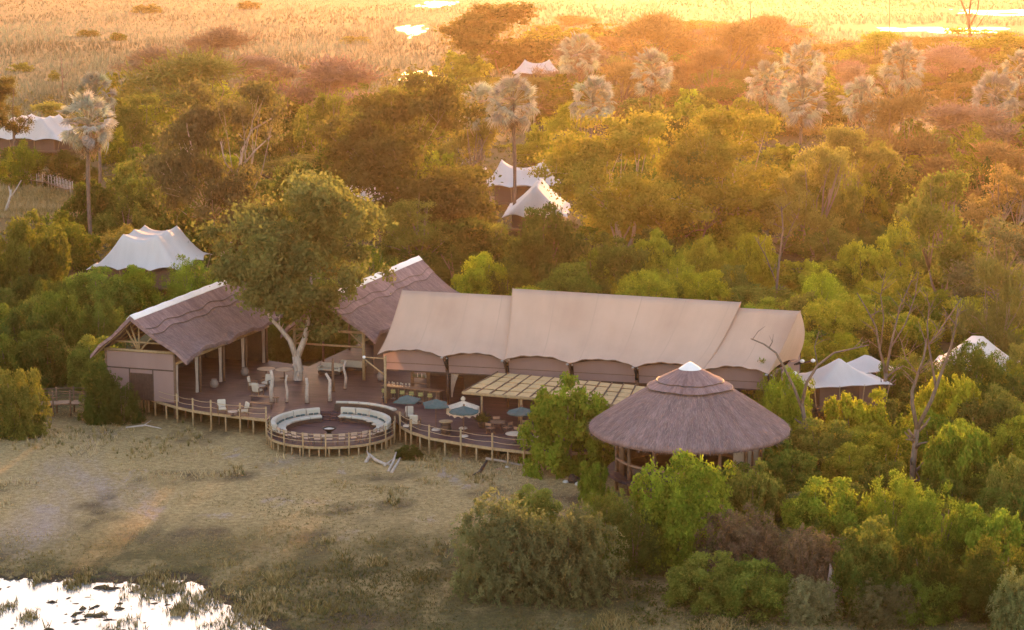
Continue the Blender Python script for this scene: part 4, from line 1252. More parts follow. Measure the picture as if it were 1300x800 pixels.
# left deck: two armchairs and a low table, another group by the pavilion
ac = proto_arm_chair()
for k, (px, py, rz, lab) in enumerate(((282, 522, pi + .25 + pi, 'cream armchair by the left deck railing facing us, left of the low table'),
                                       (309, 525, -1.15, 'cream armchair by the left deck railing turned sideways, right of the low table'),
                                       (327, 499, 2.7, 'cream armchair with its back to us in the group on the mid deck'),
                                       (339, 489, -.5, 'cream armchair beside the bleached post in the group on the mid deck'),
                                       (321, 491, 1.6, 'cream armchair on the pavilion side of the mid deck group'),
                                       (520, 531, .1, 'cream armchair behind the leftmost teal parasol pole'),
                                       (527, 540, 2.9, 'cream armchair in front of the leftmost teal parasol pole'))):
    put(ac, k > 0, at(px, py + 3, DZ), rz, lab, 'armchair', 'cream armchairs on the decks')
lt = proto_table(.42, .38, M_GREYWOOD, 'low_table')
for k, (px, py, lab) in enumerate(((296, 526, 'low round table between the two railing armchairs'), (331, 493, 'low round table amid the mid deck armchairs'))):
    put(lt, k > 0, at(px, py + 2, DZ), 0, lab, 'low table', 'low tables on the left deck')
rt = proto_table(.78, .76, M_CREAMWALL, 'round_table')
for k, (px, py, lab) in enumerate(((338, 479, 'pale round table left of the shade tree trunk, nearer the pavilion'), (361, 480, 'pale round table just left of the shade tree trunk'), (690, 566, 'round dining table at the right end of the umbrella terrace'), (655, 563, 'round dining table beside the rightmost teal parasol'))):
    put(rt, k > 0, at(px, py, DZ), 0, lab, 'table', 'round tables on the deck')
for k, (px, py, lab) in enumerate(((272, 488, 'pale round floor pot at the foot of the first pavilion curtain'), (311, 473, 'pale round floor pot at the foot of the second pavilion curtain'), (484, 479, 'tall pale urn behind the bar beside the open pavilion'))):
    c = at(px, py + 4, DZ); o = tag(empty('pot', c), lab, 'pot', 'pale pots on the deck')
    m = MB(); m.lathe(c, [(.18, 0), (.30, .10), (.37, .30), (.33, .50), (.21, .62), (.25, .69), (.20, .69), (.16, .62)], 20); m.build('body', M_POT, o, True)
    m = MB(); m.lathe(c, [(.205, .685), (.265, .685), (.265, .715), (.205, .715), (.205, .685)], 20); m.build('rim', M_POT, o, True)
# bleached posts standing on the deck
for k, (px, yb, yt, r, lab) in enumerate(((345.5, 511, 470, .17, 'thick bleached post with a split top left of the shade tree'), (364, 511, 476, .10, 'thin bleached post left of the shade tree'), (390, 512, 480, .15, 'bleached post just right of the shade tree'),
                                          (419, 510, 474, .15, 'leaning bleached post near the round deck steps'), (423, 497, 455, .12, 'tall brown post behind the leaning bleached post'), (438, 494, 458, .12, 'tall bleached post in front of the open pavilion'))):
    b = at(px, yb, DZ); h = height_at(yt, b.y)
    o = tag(empty('timber_post', b), lab, 'post', 'bleached posts standing on the deck')
    m = MB(); q = Vector((RNG.normal() * .05, RNG.normal() * .05, 0))
    m.tube([b, b.lerp(Vector((b.x, b.y, h)), .4) + q, b.lerp(Vector((b.x, b.y, h)), .75) - q, (b.x + q.x - (.3 if k == 3 else 0), b.y, h)], [r * 1.05, r, r * .85, r * .7], 9); m.build('shaft', M_GREYWOOD if k != 4 else M_BROWNWOOD, o, True)
    m = MB(); m.tube([(b.x, b.y, DZ), (b.x, b.y, DZ + .06)], r * 1.5, 9); m.build('foot', M_DARKWOOD, o)
# low benches and rails left of the round deck
for k, (p, q, lab) in enumerate((((317, 509), (352, 512), 'long low slatted bench behind the railing armchairs'), ((316, 518), (345, 520), 'long low slatted bench next to the round deck'))):
    a, b = at(*p, DZ), at(*q, DZ); d = (b - a).normalized(); n = Vector((-d.y, d.x, 0))
    o = tag(empty('low_bench', a.lerp(b, .5)), lab, 'bench', 'low benches beside the round deck')
    for j in range(4):
        m = MB(); m.bar(a + n * .12 * j + Vector((0, 0, .42)), b + n * .12 * j + Vector((0, 0, .42)), .09, .05); m.build('slat', M_BROWNWOOD, o)
    for t in (.05, .95):
        m = MB(); m.bar(a.lerp(b, t) + n * .18, a.lerp(b, t) + n * .18 + Vector((0, 0, .40)), .3, .08); m.build('leg', M_DARKWOOD, o)

# teal parasols
def parasol(px, py, wpx, base_py, label, n=8, mat=None, fringe=False, square=False, rot=0.2):
    b = at(px, base_py, DZ); s = pix(*b)[2]; top = height_at(py, b.y); R = wpx / s / 2
    o = tag(empty('parasol', b), label, 'parasol', 'parasols on the terrace')
    drop = R * (0.36 if not fringe else .42); n = 4 if square else n
    m = MB(); nr = 8
    def fn(u, v):
        t = rot + u * 2 * pi; k = (u * n) % 1.0
        r = v * R * (1 - 0.07 * sin(pi * k) * v) * (1 / max(.7, cos((k - .5) * 2 * pi / n)) * cos(pi / n) if square else 1)
        return b + Vector((r * cos(t), r * sin(t), top - DZ - drop * (v ** .85) - 0.05 * sin(pi * k) * v))
    m.grid(fn, n * 6, nr, lambda u, v: (u * 6, v)); m.build('canopy', mat or M_TEAL, o, True)
    m = MB(); m.grid(lambda u, v: fn(u, 1.0) - Vector((0, 0, (.10 if not fringe else .62) * v * (1 - .25 * abs(sin(u * 40)) * fringe))) + (Vector((cos(rot + u * 2 * pi), sin(rot + u * 2 * pi), 0)) * .05 * sin(u * 90) * v if fringe else Vector()), n * 10, 3)
    m.build('fringe' if fringe else 'valance', M_FRINGE if fringe else (mat or M_TEAL), o)
    pole(o, 'pole', b, (b.x, b.y, top), .035, M_BROWNWOOD, 7)
    m = MB(); m.lathe((b.x, b.y, top - .05), [(.06, 0), (.09, .08), (.05, .16), (0, .20)] if not fringe else [(.10, 0), (.18, .08), (.17, .22), (.08, .32), (0, .36)], 12); m.build('finial', M_BROWNWOOD if not fringe else M_FRINGE, o, True)
    m = MB(); m.lathe(b, [(0, .12), (.26, .10), (.34, .03), (.34, 0)], 16); m.build('base', M_STONE, o, True)
    for k in range(n):
        t = rot + 2 * pi * k / n; f = fn(k / n, .96) - Vector((0, 0, .03))
        m = MB(); m.bar((b.x, b.y, top - .08), f, .025); m.build('rib', M_BROWNWOOD, o)
parasol(517, 501, 40, 541, 'leftmost teal parasol, beside two cream armchairs', square=True, rot=.55)
parasol(553.5, 506, 44, 546, 'teal parasol in front of the dark tent post, second from the left', square=True, rot=.9)
parasol(589, 515, 38, 554, 'teal parasol in front of the fringed cream one', n=8)
parasol(588, 508, 42, 544, 'cream parasol with long fringe and fat finial behind a teal one', n=10, mat=M_FRINGE, fringe=True)
parasol(662, 516, 38, 556, 'rightmost teal parasol, under the reed awning edge by the bush', n=8)
# barrel table
c = at(566, 552, DZ); o = tag(empty('barrel_table', c), 'dark barrel table with pale round top by the terrace railing', 'barrel table')
m = MB(); m.lathe(c, [(.30, 0), (.38, .25), (.41, .5), (.38, .75), (.30, 1.0), (0, 1.0)], 20); m.build('barrel', M_DARKWOOD, o, True)
for z, r in ((.2, .375), (.5, .415), (.8, .375)):
    m = MB(); m.lathe(c, [(r + .002, z - .03), (r + .012, z - .03), (r + .012, z + .03), (r + .002, z + .03)], 20); m.build('hoop', M_BLACK, o)
m = MB(); m.lathe(c, [(0, 1.003), (.52, 1.003), (.52, 1.06), (0, 1.06)], 24); m.build('tabletop', M_POLE, o)
# potted plant by the awning post
c = at(612, 543, DZ); o = tag(empty('potted_plant', c), 'spiky potted plant at the foot of the awning post', 'potted plant')
m = MB(); m.lathe(c, [(.22, 0), (.30, .35), (.33, .5), (.27, .5), (.2, .42)], 16); m.build('pot', M_DARKWOOD, o, True)
n_ = 220; d = rnd_dirs(n_, .1); P = np.array(c) + np.array([0, 0, .5]) + d * RNG.uniform(.3, .75, n_)[:, None]
f = link('foliage', quads_mesh('foliage', leaf_quads(P, norm(RNG.normal(size=P.shape)), .22 * RNG.uniform(.6, 1.3, n_), .14, d), M_LEAF, RNG.uniform(0, .7, n_)), o); f.color = (.07, .085, .03, 1)
# bar: counter, stools, back shelf with bottles, glasses
A_, B_ = at(486, 506, DZ), at(558, 514, DZ)
bar = tag(empty('bar_counter', A_.lerp(B_, .5)), 'dark bar counter under the left end of the tan canvas', 'bar counter')
d = (B_ - A_).normalized(); nrm = Vector((-d.y, d.x, 0))
m = MB(); m.bar(A_ + nrm * .3 + Vector((0, 0, .52)), B_ + nrm * .3 + Vector((0, 0, .52)), .55, 1.0); m.build('front_panel', M_DARKWOOD, bar)
m = MB(); m.bar(A_ - d * .1 + nrm * .25 + Vector((0, 0, 1.06)), B_ + d * .1 + nrm * .25 + Vector((0, 0, 1.06)), .8, .07); m.build('counter_top', M_BROWNWOOD, bar)
for k in range(9):
    m = MB(); q = A_.lerp(B_, (k + .5) / 9) - nrm * .0; m.bar(q + Vector((0, 0, .1)), q + Vector((0, 0, .95)), .06); m.build('batten', M_BROWNWOOD, bar)
stp = empty('bar_stool')
for k in range(4):
    t = pi / 4 + k * pi / 2; m = MB(); m.bar((cos(t) * .20, sin(t) * .20, 0), (cos(t) * .13, sin(t) * .13, .70), .035); local('leg', m.mesh('leg', M_BROWNWOOD), stp)
m = MB(); m.lathe((0, 0, 0), [(0, .70), (.19, .70), (.22, .74), (.20, .80), (0, .82)], 14); local('seat', m.mesh('seat', M_OLIVE, True), stp)
m = MB(); m.box((0, -.19, .95), (.36, .04, .16), bevel=.01); local('backrest', m.mesh('backrest', M_OLIVE), stp)
m = MB(); m.lathe((0, 0, 0), [(.185, .27), (.20, .27), (.20, .30), (.185, .30), (.185, .27)], 12); local('foot_ring', m.mesh('foot_ring', M_METAL), stp)
for k in range(6):
    put(stp, k > 0, A_.lerp(B_, (k + .6) / 6.2) - nrm * .65, 0, f'{words_[k]} olive bar stool from the left end of the bar counter', 'bar stool', 'bar stools')
sp = at(527, 497, DZ) + nrm * .9
sh = tag(empty('bottle_shelf', sp), 'open back shelf crowded with bottles behind the bar', 'shelf')
for x in (-.75, .75):
    m = MB(); m.bar(sp + d * x, sp + d * x + Vector((0, 0, 2.3)), .06, .3); m.build('upright', M_BROWNWOOD, sh)
for z in (.5, 1.0, 1.5, 2.0, 2.3):
    m = MB(); m.bar(sp - d * .75 + Vector((0, 0, z)), sp + d * .75 + Vector((0, 0, z)), .32, .04); m.build('shelf_board', M_BROWNWOOD, sh)
bm_ = MB(); bm_.lathe((0, 0, 0), [(.045, 0), (.045, .2), (.018, .26), (.018, .34), (0, .34)], 7); bmesh_ = bm_.mesh('bottle', M_GLASSW, True); bmesh2_ = bm_.mesh('bottle', M_CUSHION, True)
for z in (1.02, 1.52, 2.02):
    for k in range(11):
        o = tag(local('bottle', random.choice([bmesh_, bmesh_, bmesh2_]), None), f'{words_[k]} bottle from the left on the {["lowest", "middle", "top"][int((z - 1) * 2)]} row of the bar back shelf', 'bottle', 'bottles on the bar shelf'); o.location = sp + d * (-.66 + k * .132) + Vector((0, 0, z))
gl = MB(); gl.lathe((0, 0, 0), [(.05, 0), (.05, .02), (.01, .04), (.01, .12), (.06, .18), (.055, .28)], 8); gme = gl.mesh('glass', M_CUSHION, True)
for k in range(9):
    o = tag(local('glass', gme, None), f'{words_[k]} pale glass from the left end of the bar counter', 'glass', 'glasses on the bar counter'); o.location = A_.lerp(B_, .03 + k * .05) + nrm * (.2 + .1 * (k % 3)) + Vector((0, 0, 1.10))
# sofas in the open pavilion, picture on the bar's rear wall
for k, (px, py, rz, lab) in enumerate(((420, 475, FB.rz() - pi / 2, 'pale sofa inside the open pavilion, left one'), (449, 470, FB.rz() + pi / 2, 'pale sofa inside the open pavilion, right one beside the post'))):
    c = at(px, py, DZ); o = tag(empty('sofa', c, rz), lab, 'sofa', 'sofas in the open pavilion')
    for nm, cc, sz, mt in (('base', (0, 0, .18), (2.0, .85, .3), M_DARKWOOD), ('back', (0, .38, .62), (2.0, .2, .6), M_CUSHION), ('armrest', (-.95, 0, .5), (.2, .85, .36), M_CUSHION), ('armrest', (.95, 0, .5), (.2, .85, .36), M_CUSHION), ('seat_cushion', (-.43, -.05, .44), (.82, .7, .18), M_CUSHION), ('seat_cushion', (.43, -.05, .44), (.82, .7, .18), M_CUSHION)):
        m = MB(); m.box(cc, sz, bevel=.05); local(nm, m.mesh(nm, mt), o)
# dining tables with chairs under the awning
dch = proto_director_chair(M_TERRA)
k = 0
for (px, py) in ((632, 548), (668, 553), (700, 560)):
    c = at(px, py, DZ); o = tag(empty('dining_table', c), {632: 'dark square dining table beside the potted plant', 668: 'dark square dining table behind the rightmost teal parasol', 700: 'dark square dining table half hidden by the bright bush'}[px], 'table', 'dining tables under the awning')
    m = MB(); m.box(c + Vector((0, 0, .74)), (1.1, 1.1, .06), bevel=.01); m.build('tabletop', M_BROWNWOOD, o)
    for sx in (-1, 1):
        for sy in (-1, 1): m = MB(); m.bar(c + Vector((sx * .45, sy * .45, 0)), c + Vector((sx * .45, sy * .45, .71)), .07); m.build('leg', M_DARKWOOD, o)
    for q, (side, an) in enumerate((('near left', radians(235)), ('near right', radians(-40)), ('far', radians(95)))):
        put(dch, k > 0, c + Vector((cos(an) * .95, sin(an) * .95, 0)), an - pi / 2, f'clay coloured chair on the {side} side of ' + {632: 'the table by the potted plant', 668: 'the table by the rightmost parasol', 700: 'the table behind the bright bush'}[px], 'chair', 'folding chairs of the dining tables'); k += 1

# ------------------------------------------------------------------ white guest tents
def guest_tent(px, py, W, D, rz, label, short, hem=3.0, top=6.2, ur=0.36, vr=0.62, rows=(-.62, 0, .62), sag=.55, pw=1.45, walls=True, lift=1.2, scal=.38, cr=.22, pkh=.38):
    c = at(px, py, hem) + Vector((0, D * .46, 0)); c.z = 0; o = tag(empty('guest_tent', c, rz), label, 'tent', 'white canvas guest tents among the trees')
    LAND.append((px, py - 20, short))
    def fn(a, b):
        u, v = a * 2 - 1, b * 2 - 1
        du = max(0, (abs(u) - ur) / (1 - ur)); dv = max(0, (abs(v) - vr) / (1 - vr)); d = min(1, (du ** 5 + dv ** 5) ** .2)
        h = hem + (top - hem) * (1 - d) ** pw
        if ur > .1: h -= sag * max(0, 1 - (u / ur) ** 2) * (1 - dv)
        pk = 0
        for r in rows:
            for s in ((-1, 1) if ur > .1 else (0,)):
                q = hypot((u - s * ur) * W / 2, (v - r) * D / 2); pk = max(pk, pkh * math.exp(-q * 0.9))
            pk = max(pk, cr * math.exp(-abs(v - r) * D * .9) * (1 - d) ** .7)
        e = d ** 8
        t = (v if du >= dv else u); sc = abs(sin(1.5 * pi * (t + 1))) if abs(t) < 1 else 0
        fx = 1 - .18 * scal * sc * e
        return Vector((u * W / 2 * (fx if du >= dv else 1), v * D / 2 * (fx if dv > du else 1), h + pk + scal * sc * e))
    m = MB(); shell(m, fn, 40, 40, .05, lambda u, v: (u * W, v * D)); me = m.mesh('canopy', M_WHITE, True); local('canopy', me, o)
    if walls:
        wx, wy = W * .36, D * .38
        for a, b, nm in (((-wx, -wy), (wx, -wy), 'front_wall'), ((wx, -wy), (wx, wy), 'side_wall'), ((wx, wy), (-wx, wy), 'rear_wall'), ((-wx, wy), (-wx, -wy), 'side_wall')):
            m = MB(); panel(m, Vector((*a, 0)), Vector((*b, 0)), lift, hem + .06, .06); local(nm, m.mesh(nm, M_SHADEDCANVAS), o)  # wall colour includes the veranda shade below the hem
        m = MB(); panel(m, Vector((-wx * .35, -wy - .05, 0)), Vector((wx * .35, -wy - .05, 0)), lift + .01, hem - .2, .04); local('door', m.mesh('door', M_DARKWOOD), o)
        m = MB(); m.box((0, -D * .04, lift - .12), (W * .86, D * .96, .2)); local('platform', m.mesh('platform', M_BROWNWOOD), o)
        for sx in (-1, -.33, .33, 1):
            for sy in (-1, 1):
                m = MB(); m.tube([(sx * W * .41, sy * D * .42, 0), (sx * W * .41, sy * D * .42, lift - .2)], .09, 6); local('stilt', m.mesh('stilt', M_BROWNWOOD), o)
                m = MB(); m.tube([(sx * W * .43, sy * D * .46, lift), (sx * W * .47, sy * D * .49, hem + .05)], .05, 5); local('tent_pole', m.mesh('tent_pole', M_POLE), o)
    return o
guest_tent(181, 343, 10.6, 12.5, radians(-8), 'white guest tent with twin ridges in the bushes behind the left pavilion', 'the white tent above the left pavilion', 2.9, 6.2, sag=.5)
guest_tent(38, 178, 15.5, 12, radians(-14), 'white guest tent behind the fan palm on the far left', 'the white tent on the far left', 3.0, 6.6)
guest_tent(462, 264, 9.0, 9, radians(12), 'pale tent roof mostly hidden between the two big shade trees', 'the half hidden tent between the big trees', 3.0, 5.6)
guest_tent(664, 238, 11.0, 9, radians(0), 'white tent with two peaks behind the pleated one beside the tall palm', 'the twin peaked white tent', 3.4, 6.6, .55, .3, (0,), 1.1)
guest_tent(684, 276, 8.6, 14, radians(-4), 'white tent with steep pleated single ridge facing us near the tall palm', 'the pleated white tent', 2.6, 6.2, .03, .8, (-.8, -.35, .1, .55), .0, 1.2)
guest_tent(597, 220, 5.2, 7, radians(5), 'small patch of white tent showing through the dark tree', 'the tent peak inside the dark tree', 3.2, 5.6, .03, .3, (0,), 0)
guest_tent(682, 94, 13.0, 10, radians(3), 'pinkish white tent far off beside the tall dark tree', 'the far tent by the tall dark tree', 3.0, 6.2, .5, .4, (0,), .9)
guest_tent(1071, 490, 6.8, 5.6, radians(14), 'small white canopy with one peak over a dark walled deck right of the hut', 'the small peaked white canopy', 3.2, 4.7, .03, .06, (0,), 0, 1.45, lift=1.6, scal=.06, cr=0, pkh=.2)
guest_tent(1106, 472, 4.0, 4.0, radians(30), 'white tent corner showing behind the small peaked canopy', 'the tent corner behind the peaked canopy', 3.3, 4.2, .03, .2, (0,), 0, 1.3, scal=.06, cr=0, pkh=.1)
guest_tent(1247, 474, 6.8, 7, radians(-20), 'pale tent roof behind the bare tree near the right edge', 'the pale tent near the right edge', 3.0, 5.2, .14, .5, (), 0, 1.2, scal=.06, cr=0)

# boardwalk in the upper left, and the one leaving the left pavilion
def boardwalk(pts, z, label, posts=True, w=1.4):
    ps = [at(*p, z) for p in pts]; o = tag(empty('boardwalk', ps[0]), label, 'boardwalk')
    run = resample(ps, 1.5)
    for a, b in zip(run, run[1:]):
        m = MB(); m.bar(a - Vector((0, 0, .06)), b - Vector((0, 0, .06)), w, .1); m.build('plank', M_BROWNWOOD, o)
    for p in run:
        for s in (-1, 1):
            q = p + Vector((0.1, s * w / 2, 0)); pole(o, 'post', (q.x, q.y, 0), (q.x, q.y, z + 1.1), .075, M_BROWNWOOD if label.endswith('left edge') else M_GREYWOOD, 6)
    for s in (-1, 1):
        for hz in (.55, 1.0):
            m = MB(); m.tube([p + Vector((0.1, s * w / 2, hz)) for p in run], .03, 5); m.build('rail', M_BROWNWOOD, o)
    return o
boardwalk([(40, 228), (62, 231), (90, 240)], 1.1, 'railed boardwalk crossing the clearing under the fan palm')
boardwalk([(46, 512), (90, 510), (134, 512)], 1.1, 'railed boardwalk leaving the left pavilion towards the left edge')

# ------------------------------------------------------------------ dead wood, stones, termite mound
def branch_thing(name, label, cat, curves, col=M_GREYWOOD, part='limb'):
    o = tag(empty(name, curves[0][0][0]), label, cat)
    for pts, r0, r1 in curves:
        n = len(pts); m = MB(); m.tube(pts, [r0 + (r1 - r0) * i / (n - 1) for i in range(n)], 7); m.build(part, col, o, True)
    return o
def g3(px, py, z): return at(px, py + 0, 0) + Vector((0, 0, z))
branch_thing('driftwood', 'twisted bleached driftwood lying below the round deck', 'driftwood', [
    ([g3(464, 590, .1), g3(470, 585, .45), g3(477, 590, .35), g3(487, 592, .2), g3(496, 593, .15)], .16, .09), ([g3(470, 587, .3), g3(466, 584, .7)], .10, .04),
    ([g3(493, 600, .05), g3(499, 594, .4), g3(503, 586, .7)], .13, .05), ([g3(497, 602, .1), g3(505, 596, .5), g3(508, 590, .5)], .12, .05), ([g3(488, 594, .15), g3(501, 590, .5)], .09, .04)])
branch_thing('fallen_log', 'long pale fallen pole in front of the terrace by the bright bush', 'log', [([g3(617, 588, .35), g3(640, 590, .25), g3(660, 593, .15), g3(674, 594, .1)], .11, .07)])
branch_thing('tree_stump', 'short dark charred log on the sandy patch before the terrace', 'log', [([g3(602, 606, .1), g3(609, 602, .15), g3(618, 594, .5)], .16, .09), ([g3(609, 602, .15), g3(612, 600, .5)], .08, .03)], M_DARKWOOD)
branch_thing('fallen_log', 'grey fallen branch in dry grass below the left railing', 'log', [([g3(160, 545, .1), g3(185, 543, .2), g3(205, 546, .1)], .10, .05), ([g3(180, 544, .15), g3(192, 540, .4)], .05, .02)])
for k, (px, py, w, h, mt, lab) in enumerate(((634, 598, .5, .3, M_TERRA, 'clay coloured lump beside the pale fallen pole'), (644, 595, .35, .25, M_STONE, 'pale stone beside the pale fallen pole'), (718, 614, .4, .3, M_STONE, 'pale stone at the foot of the bright bush'), (728, 614, .9, .8, M_BLACK, 'dark boulder at the foot of the bright bush'), (733, 617, .4, .35, M_STONE, 'pale stone in front of the dark boulder'))):
    c = at(px, py); V = rnd_dirs(60); m = bmesh.new()
    bmesh.ops.create_icosphere(m, subdivisions=2, radius=1)
    for v in m.verts:
        f = 1 + .22 * sin(v.co.x * 4 + k) * cos(v.co.y * 3 + 2 * k) + .1 * sin(v.co.z * 7); v.co = Vector((v.co.x * w / 2 * f, v.co.y * w / 2 * f, v.co.z * h / 2 * f + h * .35))
    me = bpy.data.meshes.new('stone'); m.to_mesh(me); m.free(); me.materials.append(mt)
    tag(link('stone', me, loc=c), lab, 'stone')
c = at(1057, 770); m = MB()
m.grid(lambda u, v: c + Vector((cos(u * 2 * pi) * (1.0 * (1 - v) ** 1.4 + .04) * (1 + .18 * sin(3 * u * 2 * pi + v * 5)) + .35 * v * (1 - v) - .2 * v, sin(u * 2 * pi) * (.9 * (1 - v) ** 1.4 + .04) * (1 + .15 * cos(4 * u * 2 * pi)), 2.55 * v + .06 * sin(u * 19 + v * 13))), 32, 16)
tag(m.build('termite_mound', M_MOUND, None, True), 'pale pointed termite mound among the dark bushes at the lower right', 'termite mound')
LAND.append((1057, 735, 'the termite mound'))
# ------------------------------------------------------------------ bare and custom limbed trees
def limbs_3d(base, polylines, spread=1.6, twigs=5, seed=0, twl=1.2, parent=None, col=(0.17, 0.125, 0.10), name='limb'):
    """Crooked limbs that rise from the base; each wanders towards or away from us with its own depth."""
    r = random.Random(seed); out = []
    for k, (pl, r0, r1) in enumerate(polylines):
        dy = 0 if k == 0 else r.uniform(-spread, spread)
        n = len(pl); pts = []
        for i, (px, py) in enumerate(pl):
            Y = base.y + dy * (i / max(1, n - 1)) ** 1.2
            z = height_at(py, Y); u = (px - 650) / FPX; v = (400 - py) / FPX
            pts.append(Vector((u * Y / (_c + v * _s), Y, z)))
        m = MB(); m.tube(pts, [r0 + (r1 - r0) * i / (n - 1) for i in range(n)], 7)
        for _ in range(twigs):
            i = r.randrange(max(1, n // 2), n); a = pts[i - 1].lerp(pts[i], r.random())
            d = Vector((r.uniform(-1, 1), r.uniform(-1, 1), r.uniform(0.1, 1))).normalized() * r.uniform(.5, 1) * twl
            b = a + d * .5 + Vector((r.uniform(-.1, .1), 0, r.uniform(0, .2))); e = a + d + Vector((0, 0, .15))
            q = r1 * .7 + .012; m.tube([a, b, e], [q, q * .7, q * .3], 4)
            m.tube([b, b + Vector((r.uniform(-.5, .5), r.uniform(-.4, .4), r.uniform(.1, .6))) * twl * .6], [q * .5, q * .2], 3)
        o = m.build('trunk' if k == 0 else name, M_BARK, parent, True); o.color = (*col, 1); out.append(o)
    return out
def bare_tree(base_px, polylines, label, short=None, spread=1.6, twigs=8, seed=0, twl=1.7, col=(0.18, 0.14, 0.115)):
    b = at(*base_px); polylines = [(p, r0 * .8, r1 * .8) for p, r0, r1 in polylines]; o = tag(empty('bare_tree', b), label, 'bare tree', 'bare trees among the bushes')
    limbs_3d(b, polylines, spread, twigs, seed, twl, o, col)
    if short: LAND.append((polylines[0][0][len(polylines[0][0]) // 2] if False else polylines[0][0][1][0], polylines[0][0][1][1], short))
    return o
bare_tree((1158, 640), [([(1158, 640), (1159, 588), (1164, 545)], .30, .22), ([(1164, 545), (1158, 512), (1158, 497), (1165, 476), (1173, 453), (1176, 430)], .19, .06),
    ([(1164, 545), (1183, 507), (1193, 479), (1207, 441), (1213, 415), (1216, 392)], .19, .05), ([(1188, 492), (1186, 479), (1179, 438), (1191, 423), (1203, 405), (1221, 378)], .12, .04),
    ([(1179, 438), (1177, 415), (1180, 385)], .08, .03), ([(1165, 476), (1150, 455), (1143, 430)], .06, .02)], 'bare forked tree with tall twin trunks in the bushes right of the hut', 'the bare forked tree', seed=1)
bare_tree((1118, 535), [([(1118, 535), (1121, 505), (1125, 474)], .24, .18), ([(1125, 474), (1130, 443), (1137, 413), (1143, 388), (1158, 355)], .15, .04), ([(1125, 474), (1117, 446), (1112, 415), (1100, 392), (1088, 372)], .14, .04),
    ([(1130, 443), (1150, 410), (1162, 375), (1166, 345)], .09, .03), ([(1117, 446), (1122, 405), (1118, 375), (1124, 345)], .08, .03)], 'bare many branched tree behind the small peaked canopy', 'the bare many branched tree', seed=2)
bare_tree((1026, 600), [([(1026, 600), (1030, 570), (1021, 532), (1018, 512)], .24, .18), ([(1018, 512), (1024, 486), (1038, 464), (1059, 448), (1082, 443), (1103, 438)], .16, .05), ([(1020, 525), (1008, 492), (995, 466), (985, 448), (970, 437), (953, 430)], .15, .05),
    ([(1038, 464), (1034, 440), (1040, 420)], .06, .02)], 'bare tree with long curved limbs arching beside the tan canvas end', 'the bare arching tree', seed=3, twigs=2)
bare_tree((982, 410), [([(982, 410), (984, 385), (989, 332), (994, 292), (992, 262)], .22, .07), ([(986, 360), (972, 325), (958, 300)], .10, .04), ([(989, 332), (1000, 300), (1010, 275)], .08, .03)], 'thin bare trunk standing behind the right end of the tan canvas', 'the thin bare trunk', seed=4)
bare_tree((1231, 64), [([(1231, 64), (1231, 40), (1229, 20)], .9, .7), ([(1229, 22), (1222, 6), (1214, -20)], .55, .3), ([(1230, 22), (1232, 2), (1234, -28)], .5, .3), ([(1231, 34), (1241, 14), (1245, -20)], .45, .25), ([(1230, 50), (1250, 20), (1262, 5)], .25, .1)], 'tall bare tree with several upright trunks by the far water', 'the bare tree by the far water', 4, 3, 5, 5, (0.20, 0.12, 0.08))
bare_tree((1129, 42), [([(1129, 42), (1129.5, 20), (1129, -12)], .32, .22)], 'lone bare pole of a dead trunk before the far water', None, 1, 0, 6, 1, (0.2, 0.13, 0.09))
bare_tree((953, 84), [([(953, 84), (953, 40), (952.5, 4)], .28, .18), ([(953, 60), (958, 40), (957, 20)], .15, .08)], 'lone dead trunk standing in the sun glare', None, 1, 1, 7, 2, (0.2, 0.13, 0.09))
bare_tree((6, 272), [([(6, 272), (10, 260), (13, 250), (14, 241)], .30, .16), ([(13, 252), (20, 241), (27, 229)], .18, .08), ([(13, 246), (11, 236)], .12, .06)], 'short bleached dead stump with two prongs at the left edge', None, 1, 0, 8, 1, (0.46, 0.40, 0.36))
bare_tree((80, 118), [([(80, 118), (79, 95), (77, 66)], .22, .08), ([(79, 100), (90, 88), (93, 72)], .12, .05), ([(80, 112), (72, 118), (70, 110)], .1, .05)], 'thin bare saplings in the reeds left of the fan palms', None, 3, 2, 9, 2, (0.22, 0.15, 0.13))

# ------------------------------------------------------------------ palms
palm(116, 119, 312, 78, 'nearest fan palm on the left with straw skirt above the white tent', 'the tall left fan palm', 66, 20, (0.30, 0.30, 0.25))
palm(127, 92, 240, 58, 'darker fan palm whose crown shows behind the nearest left palm', 'the palm behind the left fan palm', 54, 8, (0.20, 0.22, 0.18))
palm(652, 94, 292, 74, 'tall thin fan palm beside the pleated white tent', 'the tall thin palm by the tents', 62, 14, (0.30, 0.30, 0.24))
palm(612, 106, 250, 66, 'fan palm with greyish crown just left of the tall thin palm', 'the grey palm left of the tall thin palm', 56, 8)
palm(750, 96, 250, 66, 'full round crowned fan palm right of the white tents', 'the round crowned palm', 62, 10)
palm(735, 41, 150, 58, 'far fan palm right of the far tent', 'the far palm by the far tent', 50, 6)
palm(826, 62, 178, 60, 'fan palm in the glow right of the round crowned palm', 'the palm in the glow', 54, 8)
palm(973, 78, 190, 56, 'leftmost fan palm of the right hand cluster', 'the leftmost palm of the right cluster', 54, 8)
palm(1018, 53, 150, 62, 'fan palm standing highest and farthest in the right cluster', 'the far palm of the right cluster', 54, 8)
palm(1015, 96, 225, 68, 'full fan palm with drooping skirt in the middle of the right cluster', 'the full palm of the right cluster', 60, 16)
palm(1090, 97, 210, 62, 'fan palm with hanging straw skirt right of the full palm', 'the skirted palm', 58, 16)
palm(1144, 53, 170, 66, 'tallest fan palm of the right cluster over a brown thicket', 'the tallest right palm', 58, 12)
palm(1258, 90, 210, 68, 'lone fan palm near the right edge above the pink thicket', 'the lone palm near the right edge', 58, 8, (0.26, 0.26, 0.22))
palm(1291, 64, 150, 52, 'fan palm cut by the right edge of the view', 'the palm at the right edge', 48, 6)

